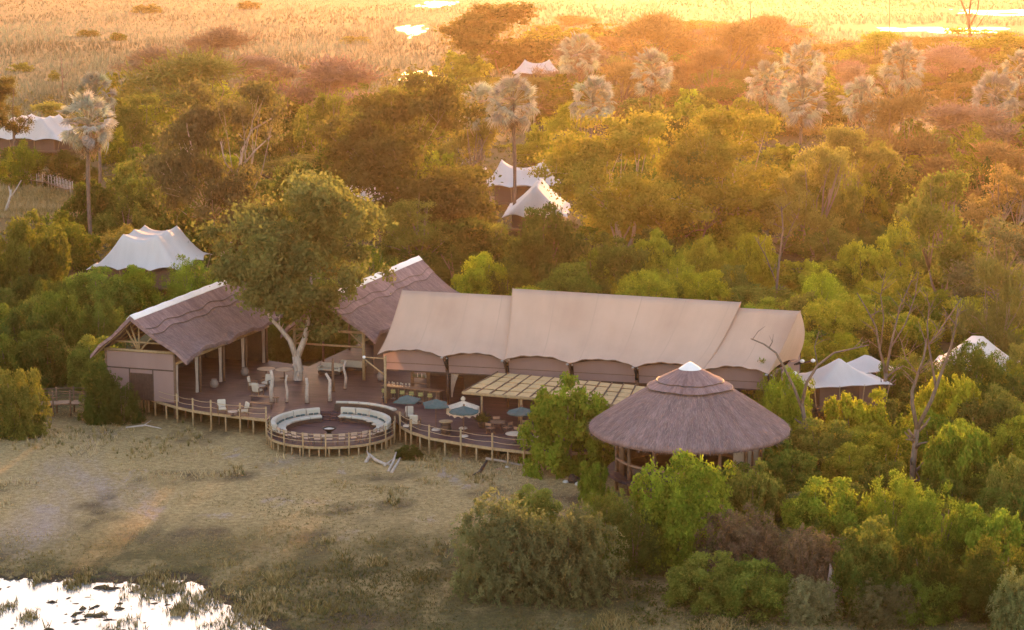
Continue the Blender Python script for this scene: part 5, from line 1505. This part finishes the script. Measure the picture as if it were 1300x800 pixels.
# ------------------------------------------------------------------ trees with their own character
# the shade tree growing through the deck
hb = at(377, 499, DZ); hb.z = 0
cr, tr = make_tree('shade', 60000, 0.0115, 170, 77, 0.20, 3, clump_r=0.19, limbs=40, thick=0.012, spread=0.86, cut=lambda x, z: ((x > .085) & (z < .555 + .06 * np.sin(x * 30))) | (z < .27 + .25 * np.clip(x + .05, 0, 1)) | ((x > .05) & (z > 1.0 - .6 * x)))
hero = add_plant('shade_tree', 'tree', at(413, 499), 14.4, 18.2, cr, None, (0.122, 0.132, 0.048), unit_hw=0.45, rz=0)
tag(hero, 'big leafy tree with pale forked trunk growing through the deck', 'tree'); LAND.append((385, 330, 'the big shade tree on the deck'))
limbs_3d(at(377, 503), [([(377, 503), (378, 488), (379, 470), (376, 452)], .46, .36), ([(376, 454), (368, 432), (354, 415), (344, 405), (330, 380)], .26, .10), ([(377, 454), (387, 430), (391, 410), (394, 370), (396, 335)], .30, .10)], 2.5, 2, 21, 1.5, hero, (0.50, 0.42, 0.38))
def custom_tree(x0, x1, yt, yb, shade, label, short, lines, col, mesh_seed, n=32000, zlo=.14, leaf=.013, bx=None, cl=130, spread=2.5):
    cr, _t = make_tree('custom', n, leaf, cl, mesh_seed, zlo, 3, clump_r=0.22, limbs=46, thick=0.010, spread=.86)
    g = at(bx or (x0 + x1) / 2, yb); s = pix(*g)[2]; off = ((x0 + x1) / 2 - (bx or (x0 + x1) / 2)) / s
    o = add_plant('broadleaf_tree', 'tree', g + Vector((off, 0, 0)), (x1 - x0) / s, height_at(yt, g.y), cr, _t, jitter(GREENS[shade], .05), col, unit_hw=.45, rz=0)
    tag(o, label, 'tree', 'trees of the woodland round the lodge'); LAND.append(((x0 + x1) / 2, yt * .6 + yb * .4, short))
    if lines: limbs_3d(g, lines, spread, 4, mesh_seed, 1.6, o, col)
    return o
custom_tree(214, 364, 103, 345, 'dark brown', 'tall olive brown tree with pale crooked limbs behind the left pavilion', 'the olive brown tree with pale limbs',
    [([(330, 345), (317, 291), (294, 266)], .38, .30), ([(294, 266), (292, 248), (304, 215), (308, 190), (320, 165), (345, 150)], .28, .08), ([(292, 250), (266, 238), (250, 231), (233, 228)], .20, .07), ([(262, 237), (248, 210), (244, 190), (238, 165)], .13, .05),
     ([(294, 267), (266, 263), (241, 263)], .14, .05), ([(317, 291), (302, 304), (284, 312), (279, 335)], .15, .08), ([(304, 215), (325, 190), (345, 172)], .14, .05), ([(300, 225), (285, 205), (280, 180)], .12, .05)], (0.44, 0.36, 0.32), 81, bx=300)
custom_tree(438, 618, 108, 322, 'dark olive', 'huge dark brown green tree in the middle, left of the white tents', 'the huge dark middle tree', None, (0.26, 0.20, 0.17), 82, 44000, .10, cl=170)
custom_tree(704, 866, 146, 330, 'golden', 'broad golden brown tree with V shaped trunk right of the white tents', 'the tree with the V shaped trunk',
    [([(792, 325), (788, 305), (783, 285), (776, 265)], .32, .16), ([(794, 325), (804, 300), (807, 275), (799, 248)], .30, .14), ([(806, 270), (815, 258), (826, 250)], .14, .06), ([(783, 285), (770, 272), (765, 262)], .12, .05)], (0.44, 0.34, 0.28), 83, 34000, .18, bx=793)
custom_tree(850, 1008, 140, 318, 'golden', 'broad rusty tree in the glow with forked pale trunk above the canvas', 'the rusty tree in the glow',
    [([(941, 318), (940, 295), (938, 280)], .30, .22), ([(938, 281), (930, 273), (918, 268), (905, 250)], .16, .06), ([(939, 281), (950, 272), (965, 262)], .16, .06), ([(938, 280), (936, 255), (930, 220)], .18, .07)], (0.46, 0.33, 0.26), 84, 32000, .18, bx=941)
custom_tree(573, 692, 4, 100, 'dark olive', 'tall dark spreading tree far off beside the far tent', 'the tall dark far tree', None, (0.2, .14, .1), 85, 26000, .16, leaf=.018, cl=120)
# dark tree in front of the far left tent
b = at(18, 208); o = tag(empty('broadleaf_tree', b), 'small dark tree with bare forks in front of the far left tent', 'tree', 'trees of the woodland round the lodge')
limbs_3d(b, [([(18, 208), (18, 180), (17, 160)], .30, .20), ([(17, 162), (9, 152), (2, 146)], .15, .08), ([(18, 172), (27, 163), (33, 153), (40, 147)], .15, .06), ([(17, 160), (16, 140), (18, 112)], .14, .06)], 1, 3, 30, 1.5, o, (.15, .11, .09))
c_ = local('crown', TREE[0][0], o); c_.scale = (7, 7, 11); c_.location = (-1.4, 0, 4.0); c_.color = (.085, .066, .026, 1)

# ------------------------------------------------------------------ bushes seen one by one (photo box: left, right, top, foot)
B = [
 (22, 117, 273, 348, 'mid green', 'rounded'), (-20, 82, 282, 395, 'olive', 'big dome shaped'), (80, 146, 235, 302, 'dark green', 'rounded'), (128, 196, 238, 302, 'dark green', 'spreading'),
 (68, 172, 346, 412, 'mid green', 'leafy'), (135, 205, 342, 402, 'bright green', 'small leafy'), (1212, 1292, 448, 535, 'mid green', 'broad leafy'), (205, 240, 330, 372, 'mid green', 'small leafy'), (196, 276, 333, 398, 'bright green', 'leafy'), (238, 322, 262, 335, 'mid green', 'tall'), (196, 262, 258, 318, 'dark green', 'rounded'),
 (-15, 60, 395, 470, 'dark green', 'dense'), (40, 112, 375, 455, 'mid green', 'dense'), (95, 158, 385, 468, 'dark green', 'dense'), (20, 90, 425, 492, 'dark green', 'dense'), (85, 150, 430, 498, 'olive', 'dense'),
 (-18, 52, 474, 560, 'olive', 'rounded'), (98, 150, 466, 540, 'dark green', 'upright'), (128, 176, 488, 542, 'dark green', 'low'),
 (0, 50, 183, 240, 'bright green', 'airy'), (45, 118, 195, 240, 'dark green', 'low'), (150, 215, 190, 250, 'mid green', 'rounded'), (150, 190, 138, 170, 'yellow-green', 'small'), (335, 360, 118, 150, 'yellow-green', 'small'),
 (478, 560, 285, 352, 'olive', 'leafy'), (540, 650, 282, 360, 'dark green', 'broad'), (572, 652, 327, 400, 'lime', 'bright leafy'), (640, 746, 268, 385, 'dark green', 'big round'),
 (735, 800, 300, 372, 'olive', 'rounded'), (750, 830, 312, 385, 'mid green', 'leafy'), (800, 872, 300, 380, 'yellow-green', 'leafy'), (860, 930, 308, 385, 'yellow-green', 'leafy'), (772, 830, 352, 410, 'lime', 'bright leafy'), (860, 932, 348, 410, 'lime', 'bright leafy'), (815, 870, 358, 412, 'bright green', 'leafy'),
 (925, 985, 302, 392, 'lime', 'tall'), (900, 960, 340, 402, 'olive', 'rounded'), (1008, 1080, 348, 425, 'lime', 'rounded'), (1005, 1105, 385, 470, 'lime', 'broad'), (1065, 1140, 310, 390, 'lime', 'leafy'), (1120, 1175, 280, 350, 'lime', 'tall leafy'), (1085, 1150, 360, 425, 'lime', 'leafy'),
 (880, 950, 235, 310, 'olive', 'rounded'), (1010, 1090, 215, 320, 'olive', 'tall'), (1070, 1130, 225, 300, 'yellow-green', 'airy'), (845, 906, 116, 172, 'lime', 'dome shaped'), (500, 560, 95, 140, 'yellow-green', 'rounded'), (548, 625, 70, 125, 'yellow-green', 'rounded'), (575, 622, 66, 110, 'olive', 'tall'),
 (355, 425, 140, 215, 'mid green', 'rounded'), (395, 455, 185, 245, 'mid green', 'rounded'), (120, 165, 165, 210, 'yellow-green', 'rounded'), (665, 705, 160, 210, 'yellow-green', 'rounded'),
 (940, 1012, 470, 562, 'bright green', 'tall leafy'), (972, 1038, 480, 592, 'yellow-green', 'tall leafy'), (1045, 1135, 505, 598, 'lime', 'leafy'), (1108, 1160, 460, 530, 'mid green', 'rounded'), (1195, 1275, 445, 545, 'mid green', 'spreading'), (1230, 1310, 500, 600, 'olive', 'ragged'), (1165, 1250, 482, 590, 'lime', 'leafy'), (1270, 1330, 440, 520, 'brownish', 'ragged'),
 (1178, 1262, 545, 655, 'bright green', 'tall leafy'), (1050, 1130, 568, 640, 'yellow-green', 'leafy'), (960, 1045, 572, 650, 'mid green', 'rounded'), (1095, 1160, 590, 660, 'mid green', 'rounded'), (1255, 1330, 590, 690, 'olive', 'ragged'), (1290, 1340, 520, 610, 'mid green', 'ragged'),
]
for k, (x0, x1, yt, yb, sh_, ds) in enumerate(B):
    bush(x0, x1, yt, yb, sh_, near=yb > 380, desc=ds, open_=(ds in ('airy', 'ragged')))
N_ = [
 (664, 780, 494, 608, 'bright green', 'big bright', 'big bright bush with slim stems standing in front of the reed awning', False), (735, 775, 590, 645, 'bright green', 'small bright', None, False),
 (808, 945, 588, 728, 'bright green', 'tall leafy', 'tall bright leafy bush directly in front of the round hut', False), (578, 700, 640, 768, 'grey-green', 'huge drooping', 'huge grey green drooping thicket, left half, at the edge of the open grass', True), (665, 790, 655, 772, 'grey-green', 'huge drooping', 'huge grey green drooping thicket, right half, at the edge of the open grass', True),
 (640, 720, 622, 700, 'olive', 'leafy', None, False), (735, 812, 632, 725, 'olive', 'ragged', None, True), (893, 1000, 655, 752, 'purple-brown', 'twiggy', 'purple brown twiggy thicket below the round hut', True), (770, 840, 650, 735, 'dark green', 'dense', None, False),
 (920, 1000, 600, 700, 'olive', 'leafy', None, False), (1000, 1105, 612, 715, 'bright green', 'leafy', None, False), (1095, 1180, 610, 715, 'bright green', 'leafy', None, False), (1150, 1245, 630, 735, 'bright green', 'leafy', None, False), (1225, 1310, 650, 745, 'bright green', 'leafy', None, False),
 (985, 1080, 675, 770, 'purple-brown', 'twiggy', None, True), (1060, 1160, 665, 778, 'olive', 'ragged', None, False), (1130, 1230, 690, 788, 'dark green', 'dense', None, False), (1225, 1320, 690, 800, 'dark green', 'dense', None, False), (1265, 1345, 730, 830, 'grey-green', 'low', None, True), (1000, 1062, 738, 795, 'grey-green', 'low twiggy', None, True), (1085, 1165, 742, 800, 'grey-green', 'low twiggy', None, True),
 (330, 395, 398, 462, 'dark green', 'dense', 'dense dark bush between the two thatched pavilions, left half', False), (388, 455, 402, 458, 'dark green', 'dense', 'dense dark bush between the two thatched pavilions, right half', False),
 (502, 535, 566, 586, 'dark green', 'tiny', 'tiny dark bush under the terrace edge beside the round deck', False), (40, 62, 492, 520, 'dark green', 'tiny', None, False),
]
for (x0, x1, yt, yb, sh_, ds, lab, dr) in N_:
    bush(x0, x1, yt, yb, sh_, near=True, desc=ds, label=lab, droop=dr, noun='thicket' if dr else 'bush', name='thicket' if dr else 'bush')
LAND.append((690, 700, 'the grey green drooping thicket')); LAND.append((870, 650, 'the bush in front of the hut'))
W_ = [(190, 330, 72, 190, 'brownish', 'brown fuzzy', 'broad brown fuzzy tree behind the pale limbed one'), (245, 330, 38, 112, 'pink-brown', 'bare pinkish', None), (165, 235, 62, 118, 'pink-brown', 'low bare pinkish', None), (300, 372, 72, 122, 'pink-brown', 'bare pinkish', None), (370, 480, 78, 175, 'pink-brown', 'round pinkish', 'round pinkish brown leafless tree left of the huge dark tree'),
 (1176, 1310, 136, 225, 'pink-brown', 'pink', 'wide pink leafless thicket tree under the lone right palm'), (1090, 1180, 120, 235, 'russet', 'brown', None), (1160, 1240, 60, 120, 'pink-brown', 'low pink', None), (1215, 1320, 180, 280, 'russet', 'ragged', None), (1150, 1215, 200, 290, 'russet', 'ragged', None), (1075, 1150, 40, 95, 'yellow-green', 'golden', None), (1180, 1300, 35, 85, 'yellow-green', 'golden', None),
 (880, 975, 30, 120, 'russet', 'glowing', None), (780, 880, 20, 110, 'russet', 'glowing', None), (690, 760, 55, 130, 'pink-brown', 'glowing', None), (950, 1010, 20, 90, 'russet', 'glowing', None), (860, 930, 60, 150, 'russet', 'glowing', None), (760, 830, 80, 160, 'russet', 'glowing', None)]
for (x0, x1, yt, yb, sh_, ds, lab) in W_:
    tree(x0, x1, yt, yb, sh_, 'twiggy' if sh_ in ('pink-brown', 'russet', 'brownish') else 'tree', ds, lab, (0.24, 0.16, 0.13))
T_ = [(478, 580, 256, 352, 'olive', 'tree', 'dense olive', None), (585, 655, 284, 352, 'olive', 'tree', 'low olive', None), (1140, 1250, 215, 400, 'olive', 'open', 'airy olive', (1205, 400)), (1215, 1330, 285, 420, 'grey-green', 'open', 'airy grey-green', (1270, 420)), (1225, 1300, 330, 470, 'brownish', 'twiggy', 'brown', None), (990, 1075, 185, 330, 'brownish', 'tree', 'rusty', None), (845, 925, 190, 320, 'olive', 'tree', 'golden', None),  # first two olive trees added to block low sun patches on the ground
      (380, 450, 120, 235, 'olive', 'tree', 'olive', None), (150, 215, 120, 230, 'olive', 'tree', 'olive', None), (1040, 1130, 160, 290, 'brownish', 'tree', 'rusty', None), (1230, 1320, 215, 330, 'russet', 'open', 'russet', None), (470, 560, 110, 230, 'olive', 'tree', 'olive', None), (560, 640, 130, 250, 'brownish', 'tree', 'brown', None), (700, 760, 130, 220, 'yellow-green', 'tree', 'golden', None)]
for (x0, x1, yt, yb, sh_, kd, ds, bx) in T_:
    tree(x0, x1, yt, yb, sh_, kd, ds, None)

# ------------------------------------------------------------------ the rest of the woodland, plant by plant
KEEP = [(112, 283, 250, 350), (0, 145, 84, 186), (420, 228, 498, 268), (620, 198, 716, 272), (584, 198, 608, 220), (652, 72, 710, 96), (1030, 458, 1118, 512), (1203, 428, 1270, 464), (30, 214, 96, 246), (0, 225, 110, 275),
        (75, 115, 155, 200), (570, 4, 695, 92), (580, 105, 645, 160), (715, 95, 785, 170), (625, 95, 685, 165), (980, 95, 1050, 180), (1060, 95, 1120, 170), (1110, 55, 1180, 130), (1225, 90, 1292, 145), (480, 85, 560, 108), (1040, 20, 1300, 46)]
def blocked(g, w):
    p = Vector((g.x, g.y, 0)); u, n = p.dot(TT), p.dot(TN); r = w * .5
    if -56 - r < u < -17 + r and 150 < n < 172 + r * .8: return True
    for F, L in ((FA, LA), (FB, LB)):
        q = p - F.o
        if -4 < q.dot(F.a) < L + 2 + r and abs(q.dot(F.b)) < 4.6 + r * .8: return True
    if (p - HC).length < 7.4 + r * .7: return True
    x, y, s = pix(g.x, g.y)
    if 130 < x < 790 and y > 418: return True
    if x < 800 and y > 500: return True
    return False
placed = []
def fill(n, region, kinds, wr, hr, tries=6000, gap=0.62):
    k = 0
    for _ in range(tries):
        if k >= n: break
        px, py = RNG.uniform(region[0], region[2]), RNG.uniform(region[1], region[3])
        g = at(px, py); s = pix(*g)[2]; w = RNG.uniform(*wr); h = RNG.uniform(*hr)
        x0, x1 = px - w * s / 2, px + w * s / 2; yt = py - h * s * .985
        if blocked(g, w): continue
        if px < 200 and py < 108 + 0.1 * px: continue
        if 200 <= px < 560 and py < 118: continue
        if any(x0 < K[2] and x1 > K[0] and yt < K[3] and py > K[3] - 6 for K in KEEP): continue
        if any(hypot(px - q[0], (py - q[1]) * 2.2) < gap * (w * s + q[2]) / 2 for q in placed): continue
        placed.append((px, py, w * s)); k += 1
        kind, sh_, ds = kinds(px, py)
        if kind == 'bush': bush(x0, x1, yt, py, sh_, near=g.y < 215, desc=ds, open_=random.random() < .35)
        else: tree(x0, x1, yt, py, sh_, kind, ds, None, (0.30, 0.23, 0.19))
    return k
R_ = random.Random(5)
def k_mid(px, py):
    if px < 420: return 'bush', R_.choice(['dark green', 'mid green', 'olive', 'dark green', 'brownish']), R_.choice(['rounded', 'dense', 'leafy'])
    return 'bush', R_.choice(['olive', 'yellow-green', 'mid green', 'bright green', 'lime', 'yellow-green', 'dark green']), R_.choice(['rounded', 'leafy', 'broad', 'dense'])
def k_near(px, py): return 'bush', R_.choice(['mid green', 'olive', 'mid green', 'dark green', 'grey-green']), R_.choice(['rounded', 'leafy', 'low'])
def k_far(px, py):
    t = R_.random()
    if px < 420 or t < .40: return R_.choice([('tree', 'olive', 'olive'), ('bush', 'yellow-green', 'rounded'), ('tree', 'mid green', 'leafy'), ('bush', 'olive', 'low')])
    if t < .72: return 'twiggy', R_.choice(['russet', 'pink-brown', 'brownish']), R_.choice(['fuzzy', 'ragged', 'leafless'])
    return 'tree', R_.choice(['brownish', 'olive', 'russet']), R_.choice(['rusty', 'spreading'])
fill(40, (950, 430, 1320, 640), k_mid, (4.5, 7.0), (3.2, 5.2), gap=.5)
fill(20, (880, 640, 1320, 795), k_near, (4.0, 6.0), (2.6, 4.2), gap=.5)
fill(14, (0, 390, 135, 490), k_mid, (3.5, 5.5), (3.0, 5.0))
fill(58, (0, 280, 1310, 425), k_mid, (5.5, 8.5), (3.8, 5.8), gap=.55)
fill(80, (0, 170, 1310, 300), lambda a, b: k_mid(a, b) if R_.random() < .62 else ('tree', R_.choice(['olive', 'brownish', 'yellow-green']), R_.choice(['rounded', 'spreading'])), (6.5, 11), (5, 9), gap=.5)
fill(90, (380, 96, 1320, 185), k_far, (9, 15), (5, 10), gap=.45)
fill(46, (690, 46, 1320, 100), k_far, (13, 22), (5, 9), gap=.5)
fill(14, (120, 118, 480, 190), k_far, (6, 10), (4, 7))

# ------------------------------------------------------------------ undergrowth, grass and reeds (uncountable)
def ground_pts(n, region, reject=None):
    px = RNG.uniform(region[0], region[2], n); py = RNG.uniform(region[1], region[3], n)
    u = (px - 650) / FPX; v = (400 - py) / FPX
    t = -CAM_H / (-_s + v * _c); X = u * t; Y = (_c + v * _s) * t
    k = np.ones(n, bool)
    if reject is not None: k = ~reject(px, py, X, Y)
    return px[k], py[k], X[k], Y[k]
def on_deck(px, py, X, Y):
    u = X * TT.x + Y * TT.y; n = X * TN.x + Y * TN.y
    r = (u > -55) & (u < -19) & (n > 150) & (n < 173)
    r |= (X + 13.8) ** 2 + (Y - 158.3) ** 2 < 5.6 ** 2
    for F, L in ((FA, LA), (FB, LB)):
        a = (X - F.o.x) * F.a.x + (Y - F.o.y) * F.a.y; b = (X - F.o.x) * F.b.x + (Y - F.o.y) * F.b.y
        r |= (a > -2) & (a < L + 1) & (np.abs(b) < 4)
    r |= (X - HC.x) ** 2 + (Y - HC.y) ** 2 < 6.5 ** 2
    r |= (px > 172) & (px < 790) & (py < 570) & (py > 430)
    return r
def undergrowth():
    Q, T = [], []
    def rej(px, py, X, Y):
        r = on_deck(px, py, X, Y)
        r |= (px < 800) & (py > 495)
        r |= (px < 110) & (py > 222) & (py < 276)
        r |= (px < 480) & (py < 120)
        r |= (py < 52) & (px > 1030)
        return r
    for reg, n, m in (((0, 90, 1310, 330), 5200, 16), ((0, 330, 1310, 500), 2200, 18), ((780, 480, 1310, 800), 1700, 26), ((560, 30, 1310, 100), 1600, 14)):
        px, py, X, Y = ground_pts(n, reg, rej); k = len(X); s = FPX / np.hypot(Y, CAM_H)
        R = RNG.uniform(.35, 1.1, k) * np.clip(10 / s, .8, 2.2); H = R * RNG.uniform(.6, 1.3, k); base = RNG.uniform(0, .75, k)
        idx = np.repeat(np.arange(k), m); d = rnd_dirs(len(idx), 0)
        P = np.stack([X[idx], Y[idx], np.full(len(idx), .05)], 1) + d * np.stack([R[idx], R[idx], H[idx]], 1) * RNG.uniform(.6, 1.05, len(idx))[:, None]
        Q.append(leaf_quads(P, norm(d + RNG.normal(size=P.shape) * .7), np.clip(1.7 / s[idx], .09, .45) * RNG.uniform(.7, 1.4, len(idx)), .5)); T.append(np.clip(base[idx] * .7 + RNG.uniform(0, .4, len(idx)), 0, 1))
    o = tag(link('undergrowth', quads_mesh('undergrowth', np.concatenate(Q), M_LEAF, np.concatenate(T))), 'low mixed undergrowth carpeting the woodland floor', kind='stuff'); o.color = (.060, .062, .022, 1)
undergrowth()
def side_woodland():
    """The wood goes on beyond both edges of the view as one mass."""
    Q, T = [], []
    for reg, n in (((1335, 100, 1640, 800), 330), ((-330, 130, -30, 560), 220)):
        px, py, X, Y = ground_pts(n, reg); k = len(X); m = 260
        R_s = RNG.uniform(1.8, 3.6, k); H = R_s * RNG.uniform(.9, 1.5, k); ba = RNG.uniform(0, .6, k)
        idx = np.repeat(np.arange(k), m); d = rnd_dirs(len(idx), 0)
        P = np.stack([X[idx], Y[idx], np.full(len(idx), .05)], 1) + d * np.stack([R_s[idx], R_s[idx], H[idx]], 1) * RNG.uniform(.65, 1.08, len(idx))[:, None]
        Q.append(leaf_quads(P, norm(d + RNG.normal(size=P.shape) * .6), RNG.uniform(.12, .26, len(idx)), .5)); T.append(np.clip(ba[idx] + RNG.uniform(0, .4, len(idx)), 0, 1))
    o = tag(link('woodland', quads_mesh('woodland', np.concatenate(Q), M_LEAF, np.concatenate(T))), 'bushy woodland carrying on beyond both sides of the view', kind='stuff'); o.color = (.105, .118, .030, 1)
side_woodland()
def blades(name, label, X, Y, H, Wd, tint, lean=.35, per=3, mat=None, zf=True):
    k = len(X); idx = np.repeat(np.arange(k), per); n = len(idx)
    Z = ground_z(X, Y)[idx] if zf else np.zeros(n)
    b = np.stack([X[idx] + RNG.normal(size=n) * Wd[idx] * 1.6, Y[idx] + RNG.normal(size=n) * Wd[idx] * 1.6, Z - .02], 1)
    az = RNG.uniform(0, 2 * pi, n); w = np.stack([np.cos(az), np.sin(az), np.zeros(n)], 1) * (Wd[idx] * RNG.uniform(.6, 1.2, n))[:, None]
    h = H[idx] * RNG.uniform(.6, 1.2, n)
    tip = b + np.stack([RNG.normal(size=n) * lean * h, RNG.normal(size=n) * lean * h, h], 1)
    V = np.stack([b - w, b + w, tip + w * .25, tip - w * .25], 1)
    return tag(link(name, quads_mesh(name, V, mat or M_GRASS, np.clip(tint[idx] + RNG.normal(size=n) * .10, 0, 1))), label, kind='stuff')
def near_grass():
    px, py, X, Y = ground_pts(80000, (-20, 500, 1320, 815), on_deck)
    z = ground_z(X, Y); dens = vnoise(X, Y * .5, .16, 21) * .5 + vnoise(X, Y, .5, 22) * .4
    k = (z > .0) & (dens > RNG.uniform(-.75, .5, len(X)))
    px, py, X, Y, dens = px[k], py[k], X[k], Y[k], dens[k]
    wet = np.clip((134 + 5 * vnoise(X, Y, .08, 23) - Y) / 8, 0, 1)
    tuss = np.clip(vnoise(X, Y, .35, 24) - .35, 0, 1) * 2
    edge_ = np.clip((127 - Y) / 3, 0, 1) * (X < -8)
    H = (.05 + .09 * np.clip(dens + .4, 0, 1) + .22 * tuss * (dens > 0) + .06 * edge_) * RNG.uniform(.6, 1.4, len(X))
    tint = .70 + .28 * vnoise(X, Y * .6, .12, 25) - .36 * wet + .12 * tuss
    blades('grass', 'short dry grass of the open flat in front of the lodge', X, Y, H, np.full(len(X), .022) + H * .05, tint, .5, 3)
near_grass()
def tussocks():
    X, Y = [], []
    r = np.random.default_rng(3)
    for (px, py, n, sp) in ((50, 735, 40, .35), (100, 737, 50, .5), (190, 745, 160, .9), (215, 748, 90, .6), (255, 765, 160, .8), (228, 775, 90, .35), (35, 783, 50, .4), (315, 775, 160, 1.1), (300, 790, 120, .9), (150, 796, 60, .7), (480, 718, 60, .35), (500, 640, 30, .3), (340, 770, 80, .8), (560, 700, 30, .5), (8, 770, 30, .3), (95, 742, 40, .4), (420, 690, 26, .4), (610, 610, 40, .6), (545, 585, 60, .9), (300, 600, 26, .5), (190, 575, 60, 1.2), (120, 552, 80, 1.6), (230, 560, 60, 1.4), (60, 560, 60, 1.2)):
        g = at(px, py); X.append(g.x + r.normal(size=n) * sp * .8); Y.append(g.y + r.normal(size=n) * sp * 1.6)
    X, Y = np.concatenate(X), np.concatenate(Y)
    blades('grass_tussocks', 'taller grass tussocks round the pond and on the flat', X, Y, RNG.uniform(.18, .42, len(X)), np.full(len(X), .035), np.clip(.58 + .25 * RNG.normal(size=len(X)), 0.1, 1), .3, 7)
tussocks()
def far_meadow():
    def rej(px, py, X, Y):
        r = (px > 480) & (py > 110)
        r |= py > 150 - .05 * px + 25 * (px < 180)
        for (cx, cy, rx, ry) in FAR_POOLS: r |= ((X - cx) / rx) ** 2 + ((Y - cy) / ry) ** 2 < 1.0
        return r
    px, py, X, Y = ground_pts(46000, (-30, -8, 1330, 175), rej)
    s = FPX / np.hypot(Y, CAM_H)
    pat = vnoise(X, Y * .35, .02, 31) * .6 + vnoise(X, Y * .5, .07, 32) * .5
    H = np.clip(1.5 + 1.3 * pat, .3, 3) * RNG.uniform(.6, 1.3, len(X)); H = np.where(Y > 900, H * .7, H)
    blades('reeds', 'pale reeds and rank grass of the open flood plain', X, Y, H, np.clip(.9 / s, .12, .6) * .55, np.clip(.48 + .45 * vnoise(X, Y * .4, .03, 33) + .12 * RNG.normal(size=len(X)), 0, 1),   .22, 3, M_REEDS).color = (.205, .230, .150, 1)
    px, py, X, Y = ground_pts(5000, (0, 222, 110, 278))
    blades('grass', 'long pale grass of the clearing under the left fan palm', X, Y, RNG.uniform(.3, .9, len(X)), np.full(len(X), .07), np.clip(.7 + .2 * vnoise(X, Y, .2, 34), 0, 1), .35, 3)
    # low scattered bushes far out on the plain, a few pixels each
    for k, (x0, x1, yt, yb, ds) in enumerate(((165, 204, 6, 17, 'low brown'), (95, 125, 38, 47, 'low dark'), (300, 330, 2, 12, 'low golden'), (10, 40, 80, 92, 'low dark'), (60, 76, 90, 104, 'small dark'), (135, 160, 42, 52, 'low pale'), (430, 470, 46, 56, 'low brown'))):
        bush(x0, x1, yt, yb, 'brownish' if 'brown' in ds or 'gold' in ds else 'olive', desc=ds)
far_meadow()

# ------------------------------------------------------------------ labels of the many plants: what sets each apart
def name_plants():
    HEAR = {'lime': 'lime green', 'yellow-green': 'yellow green', 'grey-green': 'grey green', 'pink-brown': 'pink brown', 'purple-brown': 'purple brown'}
    used = {}
    for rec in PLANTS:
        o, px, py, ds, shade, noun, label = rec
        if label: o['label'] = label; continue
        sh = HEAR.get(shade, shade)
        if any(w in ds for w in sh.split()): sh = ''
        near = sorted(LAND, key=lambda q: hypot(q[0] - px, (q[1] - py) * 1.6))[:4]
        def rel(q):
            dx, dy = px - q[0], py - q[1]
            if abs(dx) > abs(dy) * 1.1: return ('just ' if abs(dx) < 55 else '') + ('left of ' if dx < 0 else 'right of ')
            return ('above ' if dy < 0 else 'below ')
        cands = []
        for q in near:
            cands.append(f'{ds} {sh} {noun} {rel(q)}{q[2]}')
        for i in range(len(near)):
            for j in range(i + 1, len(near)):
                cands.append(f'{ds} {sh} {noun} {rel(near[i])}{near[i][2]}, {rel(near[j])}{near[j][2]}')
        cands = [' '.join(c.split()) for c in cands]
        ok = next((c for c in cands if c not in used and len(c.split()) <= 16), None)
        if ok is None:
            c = cands[0]
            for w in words_[1:]:
                d = f'{w} {c}'
                if d not in used and len(d.split()) <= 16: ok = d; break
        ok = ok or cands[0]
        used[ok] = 1; o['label'] = ok[0].lower() + ok[1:]
name_plants()

# ------------------------------------------------------------------ the hazy air
m, nt = new_mat('haze')
v = N(nt, 'ShaderNodeVolumePrincipled')
v.inputs['Color'].default_value = HAZE_COLOR
v.inputs['Density'].default_value = HAZE_DENSITY
v.inputs['Anisotropy'].default_value = HAZE_G
nt.links.new(v.outputs[0], N(nt, 'ShaderNodeOutputMaterial').inputs['Volume'])
mb = MB(); mb.box((0, 1860, 20.8), (4900, 4000, 44.4))
hz = mb.build('haze', m); hz['kind'] = 'stuff'; hz['label'] = 'warm evening haze over the whole plain'
for o in list(bpy.data.objects):
    if o.type == 'EMPTY' and not o.children: bpy.data.objects.remove(o)
